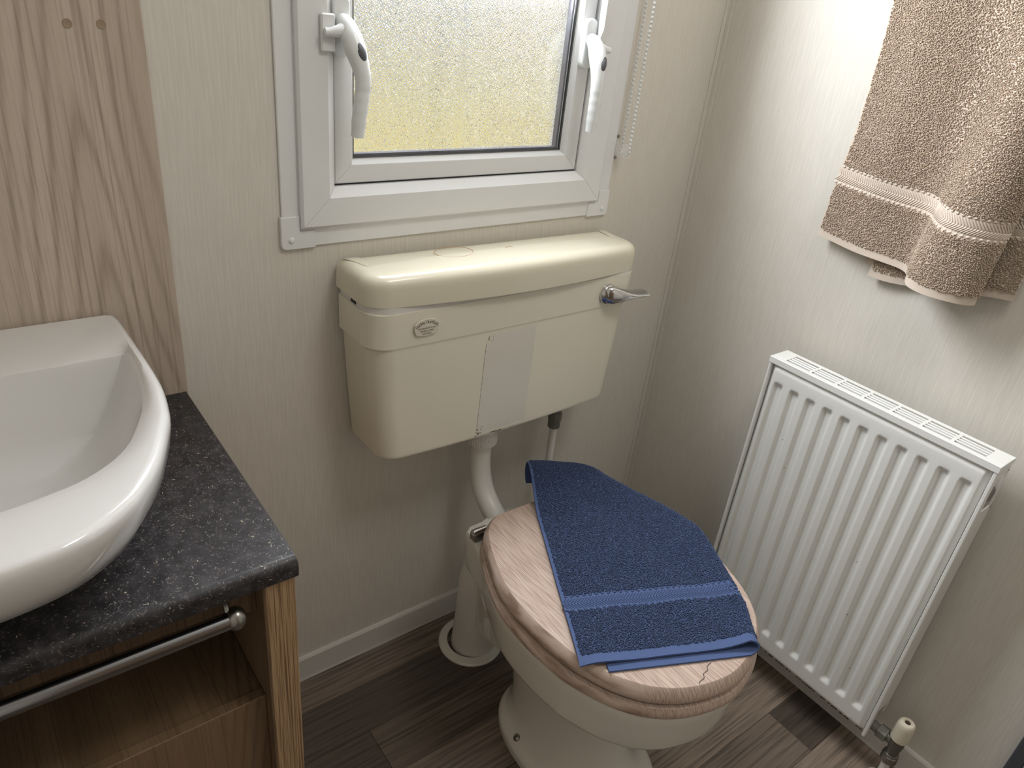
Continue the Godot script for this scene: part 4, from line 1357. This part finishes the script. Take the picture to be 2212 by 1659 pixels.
func build_beige_towel() -> void:
	var root := Vector3(-0.03, 1.46, 0.47)
	var rail := thing("wall_towel_rail", "chrome rail on the right wall carrying the beige towel", "towel rail", Vector3(-0.05, 1.47, 0.48))
	part(rail, "tube", MB.new().tube([Vector3(0, 0, -0.24), Vector3.ZERO, Vector3(0, 0, 0.24)], 0.008, 16).mesh(60), M.chrome)
	for z in [-0.22, 0.22]:
		part(rail, "bracket", MB.new().tube([Vector3(0, 0, z), Vector3(0.025, 0, z), Vector3(0.05, 0, z)], [0.007, 0.007, 0.013], 14).mesh(60), M.chrome)
	var t := thing("beige_towel", "beige terry towel with herringbone band hanging on the right wall", "towel", root)
	# front layer: plan of the sheet (x, z) at the hem and near the rail
	var hem_plan := spline([Vector2(-0.0215, 0.3115), Vector2(-0.027, 0.345), Vector2(-0.032, 0.39), Vector2(-0.030, 0.435), Vector2(-0.030, 0.472), Vector2(-0.043, 0.490), Vector2(-0.063, 0.4985), Vector2(-0.080, 0.514), Vector2(-0.085, 0.540), Vector2(-0.081, 0.568), Vector2(-0.069, 0.590), Vector2(-0.052, 0.598), Vector2(-0.042, 0.588)], 5)
	var mid_plan := spline([Vector2(-0.034, 0.3305), Vector2(-0.040, 0.362), Vector2(-0.047, 0.398), Vector2(-0.044, 0.435), Vector2(-0.042, 0.470), Vector2(-0.048, 0.500), Vector2(-0.062, 0.522), Vector2(-0.078, 0.545), Vector2(-0.086, 0.570), Vector2(-0.080, 0.592), Vector2(-0.067, 0.606), Vector2(-0.054, 0.612), Vector2(-0.044, 0.606)], 5)
	var top_plan := spline([Vector2(-0.0585, 0.3300), Vector2(-0.0600, 0.358), Vector2(-0.0620, 0.390), Vector2(-0.0610, 0.425), Vector2(-0.0600, 0.462), Vector2(-0.0610, 0.495), Vector2(-0.0630, 0.525), Vector2(-0.0660, 0.555), Vector2(-0.0700, 0.585), Vector2(-0.0680, 0.612), Vector2(-0.064, 0.630), Vector2(-0.060, 0.640), Vector2(-0.056, 0.636)], 5)
	var hem_y := spline([Vector2(0, 0.909), Vector2(0.1, 0.906), Vector2(0.36, 0.9015), Vector2(0.46, 0.900), Vector2(0.58, 0.8955), Vector2(0.75, 0.8905), Vector2(1.0, 0.892)], 8)
	var nt := 70
	var yt := 1.475
	var g := []
	var tl := []
	for j in nt + 1:
		tl.append((yt - 0.90) * j / nt)
	var ni := hem_plan.size()
	var sl := [0.0]
	for i in range(1, ni):
		sl.append(sl[-1] + (hem_plan[i] - hem_plan[i - 1]).length())
	for j in nt + 1:
		var row := []
		var k := float(j) / nt
		for i in ni:
			var u: float = sl[i] / sl[-1]
			var yh := 0.9
			for m in hem_y.size() - 1:
				if u >= hem_y[m].x and u <= hem_y[m + 1].x + 1e-6:
					yh = lerpf(hem_y[m].y, hem_y[m + 1].y, (u - hem_y[m].x) / maxf(1e-6, hem_y[m + 1].x - hem_y[m].x))
			var y := lerpf(yh, yt, k)
			var a := smooth(0.0, 0.24, y - 0.90)
			var b := smooth(0.20, 0.57, y - 0.90)
			var p: Vector2 = hem_plan[i].lerp(mid_plan[i], a).lerp(top_plan[i], b)
			p.x += 0.0016 * sin(y * 42.0 + u * 17.0) * (1.0 - b)
			row.append(Vector3(p.x, y, p.y) - root)
		g.append(row)
	var ns := grid_normals(g)
	var face := 1.0 if ns[nt / 2][8].x < 0.0 else -1.0
	part(t, "front_cloth", sheet(g, ns, 0.003), M.beige_cloth)
	dress(t, g, ns, sl, tl, 0.003, face, c8(186, 168, 150), 0.22, M.beige_pile, M.beige_band, 8, 0.0020, [0.0935, 0.1245], 0.0125, 0.0, sl[-1], 0.003, -1.0)
	# back layer against the wall
	var g2 := []
	var tl2 := []
	var sl2 := []
	var n2 := 24
	for i in n2 + 1:
		sl2.append(0.235 * i / n2)
	for j in 41:
		tl2.append(0.60 * j / 40.0)
		var row := []
		for i in n2 + 1:
			var u := i / float(n2)
			var y := lerpf(lerpf(0.8690, 0.9030, smooth(0.0, 1.0, u)) - 0.004 * sin(u * PI), yt, j / 40.0)
			var b := smooth(0.0, 0.55, y - 0.87)
			var z := lerpf(0.418, 0.632, u) + (0.006 * (u - 0.3)) * b
			var x := -0.0125 - 0.0035 * sin(u * 9.0 + 1.0) - 0.024 * b * b
			row.append(Vector3(x, y, z) - root)
		g2.append(row)
	var ns2 := grid_normals(g2)
	var face2 := 1.0 if ns2[20][8].x < 0.0 else -1.0
	part(t, "back_cloth", sheet(g2, ns2, 0.003), M.beige_cloth)
	dress(t, g2, ns2, sl2, tl2, 0.003, face2, c8(186, 168, 150), 0.22, M.beige_pile, M.beige_band, 12, 0.0022, [0.0935, 0.1245], 0.0125, 0.0, sl2[-1], 0.003, -1.0)
	# folded corner of the innermost layer
	var g3 := []
	for j in 9:
		var row := []
		for i in 5:
			row.append(Vector3(-0.0065 - 0.001 * i / 4.0, lerpf(0.8850 - 0.002 * i, 1.0, j / 8.0), lerpf(0.4010, 0.440, i / 4.0)) - root)
		g3.append(row)
	part(t, "inner_cloth", sheet(g3, grid_normals(g3), 0.003), M.beige_cloth)
	# over the rail
	var g4 := []
	for j in 10:
		var q := PI * j / 9.0
		var row := []
		for i in 12:
			row.append(Vector3(-0.049 - cos(q) * 0.0125, 1.474 + sin(q) * 0.010, lerpf(0.331, 0.634, i / 11.0)) - root)
		g4.append(row)
	part(t, "turn_over_rail", sheet(g4, grid_normals(g4), 0.003), M.beige_cloth)

func build_fill_lamp() -> void:  # lamp out of view, added as fill to lift the shaded surfaces
	var l := thing("fill_lamp", "added round white fill lamp on the ceiling, out of view", "lamp", Vector3(-0.45, 2.1, 0.9))
	part(l, "base", MB.new().lathe([Vector2(0.19, 0.0), Vector2(0.19, -0.03), Vector2(0.18, -0.034)], Vector3.ZERO, Vector3.UP, 40).mesh(30), M.white_plastic)
	var gm := mat(c8(240, 238, 232), 0.5)
	gm.emission_enabled = true
	gm.emission = c8(255, 250, 242)
	gm.emission_energy_multiplier = 0.5
	part(l, "glowing_diffuser", MB.new().lathe([Vector2(0.178, -0.034), Vector2(0.176, -0.05), Vector2(0.14, -0.066), Vector2(0.07, -0.07), Vector2(0.01, -0.0705)], Vector3.ZERO, Vector3.UP, 40).mesh(50), gm)

# ---------------------------------------------------------------- main
func _ready() -> void:
	var cam := Camera3D.new()
	cam.name = "camera"
	cam.fov = 55.628
	cam.near = 0.02
	cam.far = 200.0
	cam.transform = Transform3D(Basis(Vector3(0.79568071, 0.10211292, 0.59704704), Vector3(0.21288194, 0.87566221, -0.43347084), Vector3(-0.5670745, 0.47200491, 0.67500953)), Vector3(-1.225675, 1.225744, 0.965995))
	add_child(cam)
	cam.current = true
	var env := Environment.new()
	env.background_mode = Environment.BG_SKY
	var sky := Sky.new()
	var sm := ProceduralSkyMaterial.new()
	sm.sky_top_color = c8(214, 220, 228)
	sm.sky_horizon_color = c8(228, 230, 232)
	sm.ground_horizon_color = c8(200, 198, 190)
	sm.ground_bottom_color = c8(190, 186, 176)
	sm.energy_multiplier = 1.35
	sky.sky_material = sm
	env.sky = sky
	env.tonemap_mode = Environment.TONE_MAPPER_LINEAR
	env.tonemap_exposure = 1.75
	env.sdfgi_enabled = true
	env.ssao_enabled = true
	env.ssil_enabled = true
	var we := WorldEnvironment.new()
	we.name = "world_environment"
	we.environment = env
	add_child(we)
	# daylight falling in through the upper part of the frosted window, where the glass shows sky:
	# strips between the two panes, leaning a little downwards as sky light does
	for k in 10:
		var day := AreaLight3D.new()
		day.name = "window_daylight_%d" % (k + 1)
		day.area_size = Vector2(0.365, 0.05)
		day.light_color = c8(246, 250, 255)
		day.light_energy = 0.083 + 0.054 * smooth(0.0, 6.0, k)
		day.area_range = 12.0
		day.shadow_enabled = true
		day.position = Vector3(WX, 1.235 + 0.05 * k, -0.0247)
		day.rotation = Vector3(deg_to_rad(-11.0), PI, 0.0)
		add_child(day)
	# fill light of the added, unseen ceiling lamp, see build_fill_lamp()
	var lamp := AreaLight3D.new()
	lamp.name = "fill_lamp_light"
	lamp.area_size = Vector2(0.34, 0.34)
	lamp.light_color = c8(255, 252, 247)
	lamp.light_energy = 0.29
	lamp.area_range = 12.0
	lamp.shadow_enabled = true
	lamp.position = Vector3(-0.45, 2.028, 0.9)
	lamp.rotation.x = -PI / 2
	add_child(lamp)
	make_materials()
	M.blue_pile_band = mat(c8(66, 82, 120), 0.85)
	M.beige_band = mat(c8(206, 192, 178), 0.85)
	build_room()
	build_window()
	build_cistern()
	build_toilet()
	build_radiator()
	build_vanity()
	build_blue_towel()
	build_beige_towel()
	build_fill_lamp()
